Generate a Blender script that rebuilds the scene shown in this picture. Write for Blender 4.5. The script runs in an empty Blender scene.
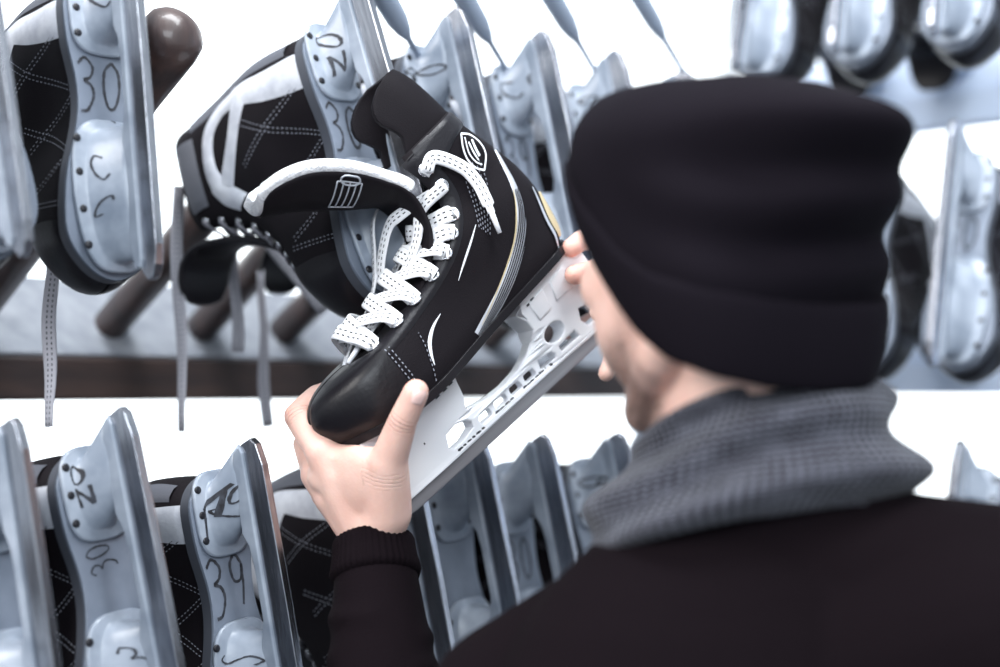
WINDOW_E = 3.0
WORLD_E = 0.78
KEY_E = 84.0
SIDE_E = 52.0
RACK_E = 62.0
EXPOSURE = 0.0
import bpy, bmesh, math, random
import numpy as np
from mathutils import Vector, Matrix, Quaternion
from mathutils.bvhtree import BVHTree
random.seed(7)
scene = bpy.context.scene
COL = scene.collection
PI = math.pi
R = math.radians

# ------------------------------------------------------------------ camera
CAM_H = 1.5
FPX = 1389.0
PITCH = math.atan((395 - 333.5) / FPX)
cam_d = bpy.data.cameras.new('camera')
cam = bpy.data.objects.new('camera', cam_d)
COL.objects.link(cam)
cam_d.sensor_width = 36.0
cam_d.lens = 36.0 * FPX / 1000.0
cam_d.clip_start = 0.05
cam.location = (0, 0, CAM_H)
cam.rotation_euler = (PI / 2 + PITCH, 0, 0)
scene.camera = cam
cam_d.dof.use_dof = True
cam_d.dof.focus_distance = 1.15
cam_d.dof.aperture_fstop = 1.9
CAM_R = Matrix.Rotation(PI / 2 + PITCH, 3, 'X')

def W(px, py, z):
    """world point seen at pixel (px, py), z metres in front of the lens"""
    return Vector((0, 0, CAM_H)) + CAM_R @ Vector(((px - 500) / FPX * z, (333.5 - py) / FPX * z, -z))

# ------------------------------------------------------------------ materials
MATS = {}
def nodes_of(name):
    m = bpy.data.materials.new(name)
    m.use_nodes = True
    nt = m.node_tree
    b = nt.nodes['Principled BSDF']
    MATS[name] = m
    return m, nt, b

def N(nt, kind, **kw):
    n = nt.nodes.new(kind)
    for k, v in kw.items():
        if k.startswith('i_'):
            n.inputs[k[2:].replace('_', ' ')].default_value = v
        else:
            setattr(n, k, v)
    return n

def ramp(nt, fac, stops):
    r = nt.nodes.new('ShaderNodeValToRGB')
    el = r.color_ramp.elements
    while len(el) < len(stops):
        el.new(0.5)
    for e, (p, c) in zip(el, stops):
        e.position = p
        e.color = (c[0], c[1], c[2], 1)
    nt.links.new(fac, r.inputs[0])
    return r.outputs[0]

def mat(name, col, rough=0.5, metal=0.0, col2=None, nscale=40.0, bump=0.0, bscale=300.0, spec=0.5, sheen=0.0, coat=0.0, stretch=None, detail=3.0):
    m, nt, b = nodes_of(name)
    b.inputs['Base Color'].default_value = (*col, 1)
    b.inputs['Roughness'].default_value = rough
    b.inputs['Metallic'].default_value = metal
    b.inputs['Specular IOR Level'].default_value = spec
    if sheen:
        b.inputs['Sheen Weight'].default_value = sheen
    if coat:
        b.inputs['Coat Weight'].default_value = coat
        b.inputs['Coat Roughness'].default_value = 0.12
    tc = nt.nodes.new('ShaderNodeTexCoord')
    src = tc.outputs['Object']
    if stretch:
        mp = nt.nodes.new('ShaderNodeMapping')
        mp.inputs['Scale'].default_value = stretch
        nt.links.new(src, mp.inputs['Vector'])
        src = mp.outputs[0]
    if col2:
        n = N(nt, 'ShaderNodeTexNoise', i_Scale=nscale, i_Detail=detail)
        nt.links.new(src, n.inputs['Vector'])
        o = ramp(nt, n.outputs['Fac'], [(0.35, col), (0.68, col2)])
        nt.links.new(o, b.inputs['Base Color'])
    if bump:
        n2 = N(nt, 'ShaderNodeTexNoise', i_Scale=bscale, i_Detail=2.0)
        nt.links.new(src, n2.inputs['Vector'])
        bp = N(nt, 'ShaderNodeBump', i_Strength=bump, i_Distance=0.002)
        nt.links.new(n2.outputs['Fac'], bp.inputs['Height'])
        nt.links.new(bp.outputs[0], b.inputs['Normal'])
    return m

mat('boot_black', (0.0070, 0.0052, 0.0072), 0.66, bump=0.25, bscale=900, spec=0.14)
mat('boot_leather', (0.010, 0.009, 0.012), 0.40, bump=0.15, bscale=500, spec=0.35)
mat('rubber_black', (0.006, 0.005, 0.007), 0.36, bump=0.10, bscale=240, spec=0.33)
mat('dark_lining', (0.02, 0.018, 0.021), 0.9)
mat('felt_white', (0.80, 0.79, 0.80), 0.95, col2=(0.66, 0.66, 0.69), nscale=160, bump=0.8, bscale=500)
mat('holder_white', (0.90, 0.91, 0.93), 0.32, col2=(0.84, 0.85, 0.89), nscale=18, bump=0.03, bscale=90)
mat('rental_plastic', (0.37, 0.41, 0.475), 0.30, col2=(0.21, 0.245, 0.30), nscale=26, bump=0.08, bscale=120)
mat('sole_grey', (0.20, 0.23, 0.285), 0.42, col2=(0.14, 0.165, 0.21), nscale=22, bump=0.06, bscale=150)
mat('sole_edge', (0.06, 0.065, 0.08), 0.4)
mat('steel', (0.50, 0.51, 0.55), 0.26, metal=1.0, col2=(0.34, 0.35, 0.39), nscale=30, bump=0.06, bscale=60, stretch=(1, 12, 12))
mat('steel_dull', (0.42, 0.41, 0.43), 0.42, metal=0.9, col2=(0.30, 0.29, 0.31), nscale=20, stretch=(0.4, 6, 6))
mat('rivet_dark', (0.012, 0.012, 0.016), 0.4)
mat('ink', (0.012, 0.012, 0.016), 0.7, col2=(0.05, 0.055, 0.07), nscale=140)
mat('trim_white', (0.62, 0.64, 0.69), 0.5, col2=(0.46, 0.48, 0.54), nscale=60, bump=0.1, bscale=400)
mat('trim_grey', (0.09, 0.095, 0.115), 0.5, bump=0.2, bscale=500)
mat('silver_print', (0.50, 0.52, 0.57), 0.38, metal=0.35)
mat('white_print', (0.82, 0.83, 0.87), 0.45)
mat('gold_patch', (0.62, 0.50, 0.30), 0.38, metal=0.3)
mat('eyelet_metal', (0.75, 0.76, 0.80), 0.25, metal=1.0)
mat('old_lace', (0.40, 0.40, 0.44), 0.9, col2=(0.22, 0.22, 0.25), nscale=300, bump=0.3, bscale=900)
mat('aglet', (0.85, 0.86, 0.9), 0.3)
mat('wood_dark', (0.060, 0.036, 0.030), 0.5, col2=(0.026, 0.018, 0.018), nscale=9, bump=0.2, bscale=60, stretch=(1, 1, 5))
mat('wood_peg', (0.090, 0.052, 0.044), 0.42, col2=(0.034, 0.024, 0.024), nscale=14, bump=0.1, bscale=90, stretch=(3, 3, 0.6), coat=0.3)
mat('board_pale', (0.34, 0.36, 0.40), 0.6, col2=(0.24, 0.26, 0.30), nscale=14, bump=0.1, bscale=50, stretch=(0.6, 4, 4))
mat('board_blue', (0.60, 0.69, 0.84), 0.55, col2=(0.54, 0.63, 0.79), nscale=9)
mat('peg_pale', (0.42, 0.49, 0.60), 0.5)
mat('metal_post', (0.40, 0.43, 0.50), 0.4, metal=0.6)
mat('hat_knit', (0.0070, 0.0054, 0.0082), 0.92, bump=0.35, bscale=700, spec=0.06)
mat('sweater_knit', (0.0058, 0.0037, 0.0050), 0.95, bump=0.35, bscale=650, spec=0.05)
mat('denim', (0.02, 0.025, 0.04), 0.9, bump=0.3, bscale=800)
mat('shoe_black', (0.015, 0.015, 0.017), 0.5)
mat('eye_white', (0.8, 0.78, 0.76), 0.2)
mat('iris', (0.08, 0.05, 0.03), 0.2)
mat('hair_dark', (0.035, 0.022, 0.016), 0.7, bump=0.5, bscale=400)
mat('nail', (0.84, 0.58, 0.53), 0.22, coat=0.4)
mat('wall_paint', (0.78, 0.80, 0.84), 0.8, col2=(0.74, 0.77, 0.82), nscale=3)
mat('floor_rubber', (0.10, 0.11, 0.13), 0.7, col2=(0.07, 0.08, 0.10), nscale=60, bump=0.2, bscale=200)
mat('ceiling_paint', (0.75, 0.78, 0.82), 0.9)
mat('frame_white', (0.75, 0.78, 0.83), 0.5)

def lace_material(name, base, dark, dash=0.0055, rows=((0.30, 0.39), (0.61, 0.70))):
    """woven lace: two rows of dark dashes along it; UV.x across (0..1), UV.y in metres along"""
    m, nt, b = nodes_of(name)
    b.inputs['Roughness'].default_value = 0.9
    b.inputs['Specular IOR Level'].default_value = 0.2
    uv = nt.nodes.new('ShaderNodeUVMap')
    sp = nt.nodes.new('ShaderNodeSeparateXYZ')
    nt.links.new(uv.outputs[0], sp.inputs[0])
    def M(op, a, bb):
        n = nt.nodes.new('ShaderNodeMath'); n.operation = op
        for i, v in enumerate((a, bb)):
            if v is None: continue
            if isinstance(v, (int, float)): n.inputs[i].default_value = v
            else: nt.links.new(v, n.inputs[i])
        return n.outputs[0]
    u, v = sp.outputs[0], sp.outputs[1]
    dsh = M('LESS_THAN', M('FRACT', M('DIVIDE', v, dash), None), 0.5)
    tot = None
    for lo, hi in rows:
        r_ = M('MULTIPLY', M('GREATER_THAN', u, lo), M('LESS_THAN', u, hi))
        tot = r_ if tot is None else M('ADD', tot, r_)
    fac = M('MULTIPLY', tot, dsh)
    mx = N(nt, 'ShaderNodeMix', data_type='RGBA')
    nt.links.new(fac, mx.inputs[0])
    mx.inputs[6].default_value = (*base, 1)
    mx.inputs[7].default_value = (*dark, 1)
    nt.links.new(mx.outputs[2], b.inputs['Base Color'])
    tc = nt.nodes.new('ShaderNodeTexCoord')
    w = N(nt, 'ShaderNodeTexNoise', i_Scale=1300.0, i_Detail=1.0)
    nt.links.new(tc.outputs['Object'], w.inputs['Vector'])
    bp = N(nt, 'ShaderNodeBump', i_Strength=0.4, i_Distance=0.001)
    nt.links.new(w.outputs['Fac'], bp.inputs['Height'])
    nt.links.new(bp.outputs[0], b.inputs['Normal'])
    return m
lace_material('lace_white', (0.86, 0.86, 0.88), (0.02, 0.02, 0.025))
lace_material('lace_worn', (0.36, 0.36, 0.40), (0.05, 0.05, 0.06))
# dashed thread: one row across the whole width
lace_material('stitch_thread', (0.007, 0.005, 0.007), (0.30, 0.31, 0.36), dash=0.0042, rows=((-1, 2),))

def knit_material(name, c1, c2, sx, sz):
    m, nt, b = nodes_of(name)
    b.inputs['Roughness'].default_value = 0.95
    b.inputs['Specular IOR Level'].default_value = 0.15
    b.inputs['Sheen Weight'].default_value = 0.15
    uv = nt.nodes.new('ShaderNodeUVMap')
    mp = nt.nodes.new('ShaderNodeMapping'); mp.inputs['Scale'].default_value = (sx, sz, 1)
    nt.links.new(uv.outputs[0], mp.inputs[0])
    w1 = N(nt, 'ShaderNodeTexWave', wave_type='BANDS', bands_direction='X', i_Scale=1.0, i_Distortion=1.2, i_Detail=1.5)
    w2 = N(nt, 'ShaderNodeTexWave', wave_type='BANDS', bands_direction='Y', i_Scale=1.0, i_Distortion=1.2, i_Detail=1.5)
    nt.links.new(mp.outputs[0], w1.inputs[0]); nt.links.new(mp.outputs[0], w2.inputs[0])
    mul = nt.nodes.new('ShaderNodeMath'); mul.operation = 'MULTIPLY'
    nt.links.new(w1.outputs['Fac'], mul.inputs[0]); nt.links.new(w2.outputs['Fac'], mul.inputs[1])
    n = N(nt, 'ShaderNodeTexNoise', i_Scale=0.9, i_Detail=5.0)
    nt.links.new(mp.outputs[0], n.inputs['Vector'])
    add = nt.nodes.new('ShaderNodeMath'); add.operation = 'MULTIPLY_ADD'
    nt.links.new(n.outputs['Fac'], add.inputs[0]); add.inputs[1].default_value = 0.7
    nt.links.new(mul.outputs[0], add.inputs[2])
    o = ramp(nt, add.outputs[0], [(0.38, c1), (0.92, c2)])
    nt.links.new(o, b.inputs['Base Color'])
    bp = N(nt, 'ShaderNodeBump', i_Strength=0.6, i_Distance=0.002)
    nt.links.new(mul.outputs[0], bp.inputs['Height'])
    nt.links.new(bp.outputs[0], b.inputs['Normal'])
    return m
knit_material('scarf_knit', (0.012, 0.011, 0.016), (0.15, 0.155, 0.19), 6.5, 8)

def skin_material():
    m, nt, b = nodes_of('skin')
    b.inputs['Roughness'].default_value = 0.48
    b.inputs['Specular IOR Level'].default_value = 0.4
    b.inputs['Subsurface Weight'].default_value = 0.12
    b.inputs['Subsurface Radius'].default_value = (0.010, 0.004, 0.002)
    b.inputs['Subsurface Scale'].default_value = 0.6
    tc = nt.nodes.new('ShaderNodeTexCoord')
    n = N(nt, 'ShaderNodeTexNoise', i_Scale=28.0, i_Detail=4.0)
    nt.links.new(tc.outputs['Object'], n.inputs['Vector'])
    base = ramp(nt, n.outputs['Fac'], [(0.3, (0.74, 0.45, 0.37)), (0.7, (0.84, 0.57, 0.48))])
    at = N(nt, 'ShaderNodeAttribute', attribute_name='beard')
    s = N(nt, 'ShaderNodeTexNoise', i_Scale=520.0, i_Detail=2.0)
    nt.links.new(tc.outputs['Object'], s.inputs['Vector'])
    sr = ramp(nt, s.outputs['Fac'], [(0.40, (0.55, 0.55, 0.55)), (0.58, (1, 1, 1))])
    mul = nt.nodes.new('ShaderNodeMath'); mul.operation = 'MULTIPLY'
    nt.links.new(sr, mul.inputs[0]); nt.links.new(at.outputs['Fac'], mul.inputs[1])
    mx = N(nt, 'ShaderNodeMix', data_type='RGBA')
    nt.links.new(mul.outputs[0], mx.inputs[0])
    nt.links.new(base, mx.inputs[6])
    mx.inputs[7].default_value = (0.050, 0.030, 0.024, 1)
    at2 = N(nt, 'ShaderNodeAttribute', attribute_name='flush')
    mx2 = N(nt, 'ShaderNodeMix', data_type='RGBA')
    nt.links.new(at2.outputs['Fac'], mx2.inputs[0])
    nt.links.new(mx.outputs[2], mx2.inputs[6])
    mx2.inputs[7].default_value = (0.66, 0.27, 0.21, 1)
    nt.links.new(mx2.outputs[2], b.inputs['Base Color'])
    v = N(nt, 'ShaderNodeTexVoronoi', i_Scale=420.0)
    nt.links.new(tc.outputs['Object'], v.inputs['Vector'])
    bp = N(nt, 'ShaderNodeBump', i_Strength=0.12, i_Distance=0.001)
    nt.links.new(v.outputs['Distance'], bp.inputs['Height'])
    # creases across the joints: crease_t runs along the finger, crease_m says where
    ct = N(nt, 'ShaderNodeAttribute', attribute_name='crease_t'); cm = N(nt, 'ShaderNodeAttribute', attribute_name='crease_m')
    wob = N(nt, 'ShaderNodeTexNoise', i_Scale=90.0, i_Detail=2.0)
    nt.links.new(tc.outputs['Object'], wob.inputs['Vector'])
    def M(op, x, y=None, z=None):
        n_ = nt.nodes.new('ShaderNodeMath'); n_.operation = op
        for i_, q in enumerate((x, y, z)):
            if q is None: continue
            if isinstance(q, (int, float)): n_.inputs[i_].default_value = q
            else: nt.links.new(q, n_.inputs[i_])
        return n_.outputs[0]
    t_ = M('ADD', M('MULTIPLY', ct.outputs['Fac'], 2 * PI / 0.0034), M('MULTIPLY', wob.outputs['Fac'], 7.0))
    s_ = M('POWER', M('MAXIMUM', M('SINE', t_), 0.0), 4.0)
    hgt = M('MULTIPLY', M('MULTIPLY', s_, cm.outputs['Fac']), -1.0)
    bp2 = N(nt, 'ShaderNodeBump', i_Strength=0.8, i_Distance=0.0012)
    nt.links.new(hgt, bp2.inputs['Height']); nt.links.new(bp.outputs[0], bp2.inputs['Normal'])
    nt.links.new(bp2.outputs[0], b.inputs['Normal'])
skin_material()

def emit_material(name, col, strength):
    m = bpy.data.materials.new(name); m.use_nodes = True
    nt = m.node_tree
    nt.nodes.remove(nt.nodes['Principled BSDF'])
    e = N(nt, 'ShaderNodeEmission', i_Color=(*col, 1), i_Strength=strength)
    nt.links.new(e.outputs[0], nt.nodes['Material Output'].inputs[0])
    MATS[name] = m

# ------------------------------------------------------------------ objects
def tag(o, label=None, cat=None, group=None, kind=None):
    if label: o['label'] = label
    if cat: o['category'] = cat
    if group: o['group'] = group
    if kind: o['kind'] = kind
    return o

def empty(name, M=None):
    o = bpy.data.objects.new(name, None)
    o.empty_display_size = 0.05
    COL.objects.link(o)
    if M is not None:
        o.matrix_world = M
    return o

class MB:
    """collects geometry for ONE mesh object"""
    def __init__(self):
        self.v = []; self.f = []; self.mi = []; self.uv = {}
        self.cur = 0
    def add(self, vs, fs, uvs=None):
        o = len(self.v)
        self.v += [tuple(p) for p in vs]
        for i, f in enumerate(fs):
            if uvs is not None:
                self.uv[len(self.f)] = [uvs[j] for j in f]
            self.f.append([j + o for j in f]); self.mi.append(self.cur)
    def grid(self, rows, close_u=False, close_v=False, cap0=False, cap1=False, uvs=None, flip=False):
        nr, nc = len(rows), len(rows[0])
        vs = [p for r in rows for p in r]
        fs = []
        for i in range(nr if close_v else nr - 1):
            for j in range(nc if close_u else nc - 1):
                a, b = i * nc + j, i * nc + (j + 1) % nc
                c, d = ((i + 1) % nr) * nc + (j + 1) % nc, ((i + 1) % nr) * nc + j
                fs.append([d, c, b, a] if flip else [a, b, c, d])
        if cap0: fs.append(list(range(nc)) if flip else list(range(nc))[::-1])
        if cap1:
            t = [(nr - 1) * nc + j for j in range(nc)]
            fs.append(t[::-1] if flip else t)
        self.add(vs, fs, uvs)
    def box(self, lo, hi, M=None):
        x0, y0, z0 = lo; x1, y1, z1 = hi
        vs = [Vector(p) for p in ((x0,y0,z0),(x1,y0,z0),(x1,y1,z0),(x0,y1,z0),(x0,y0,z1),(x1,y0,z1),(x1,y1,z1),(x0,y1,z1))]
        if M is not None: vs = [M @ p for p in vs]
        self.add(vs, [[3,2,1,0],[4,5,6,7],[0,1,5,4],[1,2,6,5],[2,3,7,6],[3,0,4,7]])
    def tube(self, pts, rad, n=12, caps=True):
        pts = [Vector(p) for p in pts]
        if not hasattr(rad, '__len__'): rad = [rad] * len(pts)
        rows = []
        t0 = (pts[1] - pts[0]).normalized()
        ref = Vector((0, 0, 1)) if abs(t0.z) < 0.9 else Vector((1, 0, 0))
        side = t0.cross(ref).normalized()
        for i, p in enumerate(pts):
            t = (pts[min(i + 1, len(pts) - 1)] - pts[max(i - 1, 0)]).normalized()
            side = (side - t * side.dot(t)).normalized()
            up = t.cross(side)
            rows.append([p + (side * math.cos(2*PI*k/n) + up * math.sin(2*PI*k/n)) * rad[i] for k in range(n)])
        self.grid(rows, close_u=True, cap0=caps, cap1=caps)
    def ellipsoid(self, c, ax, n=20, m=14):
        """ax: three half-axis vectors"""
        rows = []
        c = Vector(c); ax = [Vector(a) for a in ax]
        for i in range(m + 1):
            th = PI * (i + 0.02) / (m + 0.04)
            rows.append([c + ax[0] * (math.sin(th) * math.cos(2*PI*k/n)) + ax[1] * (math.sin(th) * math.sin(2*PI*k/n)) + ax[2] * math.cos(th) for k in range(n)])
        self.grid(rows, close_u=True, cap0=True, cap1=True, flip=True)
    def capsule(self, p, q, r1, r2, n=14, sq=None):
        """tapered limb with round ends; sq = (axis vector, factor) flattens it along an axis"""
        p, q = Vector(p), Vector(q)
        t = (q - p); L = t.length; t.normalize()
        ref = Vector((0, 0, 1)) if abs(t.z) < 0.9 else Vector((1, 0, 0))
        if sq: ref = sq[0]
        up = (ref - t * ref.dot(t)).normalized(); side = t.cross(up)
        f = sq[1] if sq else 1.0
        rows = []
        st = [(-math.cos(a), math.sin(a), 0) for a in (0.1, 0.5, 0.95, 1.4)] 
        seq = [(p - t * r1 * math.cos(a), r1 * math.sin(a)) for a in (0.12, 0.5, 0.95, 1.35)]
        k = 4
        seq += [(p + t * L * i / k, r1 + (r2 - r1) * i / k) for i in range(k + 1)]
        seq += [(q + t * r2 * math.cos(a), r2 * math.sin(a)) for a in (1.35, 0.95, 0.5, 0.12)]
        for c, r in seq:
            rows.append([c + (side * math.cos(2*PI*j/n) + up * (f * math.sin(2*PI*j/n))) * r for j in range(n)])
        self.grid(rows, close_u=True, cap0=True, cap1=True)
    def build(self, name, mats, parent=None, smooth=True, M=None, recalc=True, mods=None):
        me = bpy.data.meshes.new(name)
        me.from_pydata(self.v, [], self.f)
        ms = mats if isinstance(mats, (list, tuple)) else [mats]
        for m in ms: me.materials.append(MATS[m])
        me.polygons.foreach_set('material_index', self.mi)
        if self.uv:
            l = me.uv_layers.new(name='UVMap')
            for pi, uvs in self.uv.items():
                for li, uv in zip(me.polygons[pi].loop_indices, uvs):
                    l.data[li].uv = uv
        if recalc:
            bm = bmesh.new(); bm.from_mesh(me)
            bmesh.ops.remove_doubles(bm, verts=bm.verts, dist=1e-6)
            bmesh.ops.recalc_face_normals(bm, faces=bm.faces)
            bm.to_mesh(me); bm.free()
        me.polygons.foreach_set('use_smooth', [smooth] * len(me.polygons))
        me.update()
        o = bpy.data.objects.new(name, me)
        COL.objects.link(o)
        if M is not None: o.matrix_world = M
        if parent is not None: o.parent = parent
        for kind, kw in (mods or []):
            md = o.modifiers.new(kind.lower(), kind)
            for k, v in kw.items(): setattr(md, k, v)
        return o

def bevel(width, seg=2):
    return ('BEVEL', dict(width=width, segments=seg, limit_method='ANGLE', angle_limit=R(40)))

def apply_mods(o):
    dg = bpy.context.evaluated_depsgraph_get()
    dg.update()
    me = bpy.data.meshes.new_from_object(o.evaluated_get(dg), depsgraph=dg)
    old = o.data
    o.modifiers.clear()
    o.data = me
    bpy.data.meshes.remove(old)
    me.name = o.name
    return o

def remeshed(mb, name, material, voxel, smooth_it, parent=None, factor=0.5):
    o = mb.build(name, material, None)
    md = o.modifiers.new('r', 'REMESH'); md.mode = 'VOXEL'; md.voxel_size = voxel; md.use_smooth_shade = True
    sm = o.modifiers.new('s', 'SMOOTH'); sm.factor = factor; sm.iterations = smooth_it
    apply_mods(o)
    if not o.data.materials: o.data.materials.append(MATS[material])
    o.data.polygons.foreach_set('use_smooth', [True] * len(o.data.polygons))
    if parent is not None: o.parent = parent
    return o

def split_pieces(o):
    """loose pieces of a part become parts of their own"""
    bm = bmesh.new(); bm.from_mesh(o.data)
    todo = set(bm.verts); groups = []
    while todo:
        st = [todo.pop()]; g = set(st)
        while st:
            v = st.pop()
            for ed in v.link_edges:
                w_ = ed.other_vert(v)
                if w_ in todo: todo.discard(w_); g.add(w_); st.append(w_)
        groups.append([v.index for v in g])
    bm.free()
    if len(groups) < 2: return
    src = o.data
    for n, g in enumerate(groups[1:] + groups[:1]):
        keep = set(g)
        me = src.copy()
        bm = bmesh.new(); bm.from_mesh(me)
        bmesh.ops.delete(bm, geom=[v for v in bm.verts if v.index not in keep], context='VERTS')
        bm.to_mesh(me); bm.free()
        if n == len(groups) - 1: c = o
        else:
            c = o.copy(); COL.objects.link(c)
        c.data = me
    return

def copy_tree(o, parent=None):
    c = o.copy(); COL.objects.link(c)
    if parent is not None:
        c.parent = parent
        c.matrix_parent_inverse = o.matrix_parent_inverse.copy()
    for ch in list(o.children): copy_tree(ch, c)
    return c

def cr(pts, n=8):
    """Catmull-Rom through tuples of any size"""
    P = [np.array(p, float) for p in pts]
    P = [2 * P[0] - P[1]] + P + [2 * P[-1] - P[-2]]
    out = []
    for i in range(1, len(P) - 2):
        for k in range(n):
            t = k / n
            a, b, c, d = P[i-1], P[i], P[i+1], P[i+2]
            out.append(0.5 * ((2*b) + (c-a)*t + (2*a-5*b+4*c-d)*t*t + (3*b-a-3*c+d)*t**3))
    out.append(P[-2])
    return out

def interp(xs, ys, x):
    return float(np.interp(x, xs, ys))

def smooth_interp(xs, ys):
    """monotone-ish smooth curve as dense table"""
    d = cr(list(zip(xs, ys)), 10)
    X = np.array([p[0] for p in d]); Y = np.array([p[1] for p in d])
    X = np.maximum.accumulate(X)
    return lambda x: float(np.interp(x, X, Y))

def ribbon(mb, pts, ups, width, thick=0.0012):
    """flat lace along pts; ups = the direction its face looks to; UV x across, y metres along"""
    pts = [Vector(p) for p in pts]
    rows = []; uvs = []
    s = 0.0
    n = len(pts)
    if not hasattr(width, '__len__'): width = [width] * n
    prev = None
    for i, p in enumerate(pts):
        t = (pts[min(i+1, n-1)] - pts[max(i-1, 0)])
        t = t.normalized() if t.length > 1e-9 else Vector((1,0,0))
        u = Vector(ups[i]) if isinstance(ups, list) else Vector(ups)
        sd = t.cross(u)
        if sd.length < 1e-5: sd = prev or Vector((0,1,0))
        sd.normalize(); prev = sd
        u = sd.cross(t).normalized()
        if i: s += (p - pts[i-1]).length
        w = width[i] / 2
        prof = [(-1, 0), (-0.8, 1), (-0.3, 1.25), (0.3, 1.25), (0.8, 1), (1, 0), (0.8, -1), (-0.8, -1)]
        rows.append([p + sd * (a * w) + u * (b * thick / 2) for a, b in prof])
        uvs += [((a + 1) / 2, s) for a, b in prof]
    mb.grid(rows, close_u=True, cap0=True, cap1=True, uvs=uvs)
# ------------------------------------------------------------------ the skate boot as a surface
class Boot:
    """x towards the toe, z up, sole at zs(x); S(x, h, side) is the point of the upper at height h above the sole"""
    def __init__(self, zs):
        self.zs = zs
        mm = 0.001
        self.back = smooth_interp([0, 12, 22, 43, 62, 85, 105, 126, 145, 162], [-14, -20, -22, -24, -24, -20, -15, -9, -4, -2])
        # front limit of each slice
        self.front = smooth_interp([0, 6, 14, 24, 34, 43, 50, 55, 59, 63, 67, 72, 79, 88, 98, 110, 125, 142, 162],
                                   [254, 262, 267, 268, 264, 255, 240, 222, 196, 170, 145, 124, 106, 92, 82, 75, 70, 69, 71])
        self.plan = smooth_interp([-30, 0, 20, 50, 90, 130, 170, 200, 225, 250, 270], [30, 33, 34, 33, 32, 37, 45, 47, 45, 39, 34])
        self.shaft = smooth_interp([-30, 0, 20, 40, 60, 80, 110, 270], [30, 34, 37, 38, 38, 38, 38, 42])
        self.hmax = 0.160
        self.tall = 1.0
        # half width of the lacing gap against height
        self.gap = smooth_interp([0, 56, 58.5, 62, 66, 72, 80, 95, 110, 125, 145, 165], [0, 0, 5, 13, 17, 19, 20, 21, 22, 24, 27, 29])
    def y(self, x, h):
        """half width; x, h in metres"""
        X, H = x * 1000, h * 1000
        b, f = self.back(H), self.front(H)
        if X <= b or X >= f: return 0.0
        k = min(1, max(0, (H - 30) / 55)); k = k * k * (3 - 2 * k)
        w = self.plan(X) * (1 - k) + self.shaft(X) * k
        w *= 0.93 + 0.07 * min(1, H / 14)
        w *= 1 - 0.10 * math.exp(-((H - 100) / 26) ** 2)
        rb, rf = 33.0, (46.0 if H < 40 else 46.0 - 12.0 * min(1, (H - 40) / 30))
        e = min(1, (X - b) / rb); w *= math.sqrt(max(0, 1 - (1 - e) ** 2.3))
        e = min(1, (f - X) / rf); w *= math.sqrt(max(0, 1 - (1 - e) ** 2.0))
        return w / 1000
    def P(self, x, h, side, off=0.0):
        y = self.y(x, h)
        p = Vector((x, side * y, self.zs(x) + h * (1 + (self.tall - 1) * min(1, h / 0.05))))
        if off:
            p += self.nrm(x, h, side) * off
        return p
    def nrm(self, x, h, side):
        d = 0.0015
        y = self.y
        a = (y(x + d, h) - y(x - d, h)) / (2 * d)
        b = (y(x, h + d) - y(x, h - d)) / (2 * d)
        a = max(-6, min(6, a)); b = max(-6, min(6, b))
        return Vector((-a, side, -b)).normalized()
    def xfront(self, h, ymin):
        """where the front of slice h comes in to half width ymin"""
        f = self.front(h * 1000) / 1000
        if ymin <= 1e-5: return f - 1e-5
        lo = f - 0.045; hi = f
        for _ in range(30):
            m = (lo + hi) / 2
            if self.y(m, h) > ymin: lo = m
            else: hi = m
        return lo
    def slice(self, h, side, x0=None, x1=None, ymin=None, n=30, off=0.0):
        b = self.back(h * 1000) / 1000 + 1e-5
        if ymin is None: ymin = self.gap(h * 1000) / 1000
        f = self.xfront(h, ymin) if x1 is None else x1
        if x0 is not None: b = max(b, x0)
        out = []
        for i in range(n + 1):
            s = (1 - math.cos(PI * i / n)) / 2
            out.append(self.P(b + (f - b) * s, h, side, off))
        return out
    def upper(self, mb, hs, off=0.0, x0=None, x1=None):
        for side in (-1, 1):
            mb.grid([self.slice(h, side, x0(h) if x0 else None, x1(h) if x1 else None, off=off) for h in hs], flip=(side < 0))
    def drape(self, mb, pts, side=1, off=0.0012, lift=0.0, n=10, cross=5, uv=False, thick=0.0):
        """a band laid on the surface: pts = (x mm, h mm, width mm)"""
        c = cr(pts, n)
        rows = []; uvs = []; s = 0
        for i, (x, h, w) in enumerate(c):
            a, b = c[max(i-1, 0)], c[min(i+1, len(c)-1)]
            tx, th = b[0]-a[0], b[1]-a[1]
            L = math.hypot(tx, th) or 1
            nx, nh = -th / L, tx / L
            if i: s += math.hypot(x - c[i-1][0], h - c[i-1][1]) / 1000
            row = []
            for k in range(cross):
                u = k / (cross - 1) - 0.5
                X, H = (x + nx * w * u) / 1000, (h + nh * w * u) / 1000
                bk, fr = self.back(H*1000)/1000 + 0.0008, self.front(H*1000)/1000 - 0.0008
                X = min(max(X, bk), fr)
                edge = 1 if 0 < k < cross - 1 else 0.15
                row.append(self.P(X, H, side, off * edge if thick == 0 else off))
                uvs.append((u + 0.5, s))
            rows.append(row)
        mb.grid(rows, uvs=uvs)
    def stitches(self, mb, pts, side=1, w=0.8, off=0.0009):
        self.drape(mb, [(x, h, w) for x, h in pts], side, off, n=6, cross=2, uv=True, thick=1)

HS = [h / 1000 for h in (0, 2, 5, 9, 14, 19, 24, 29, 34, 38.5, 43, 46.5, 50, 52.5, 55, 57, 59, 61, 63, 65, 67, 69.5, 72, 75.5, 79, 83.5, 88, 93, 98, 104, 110, 117, 125, 133, 142, 151, 160)]

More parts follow.
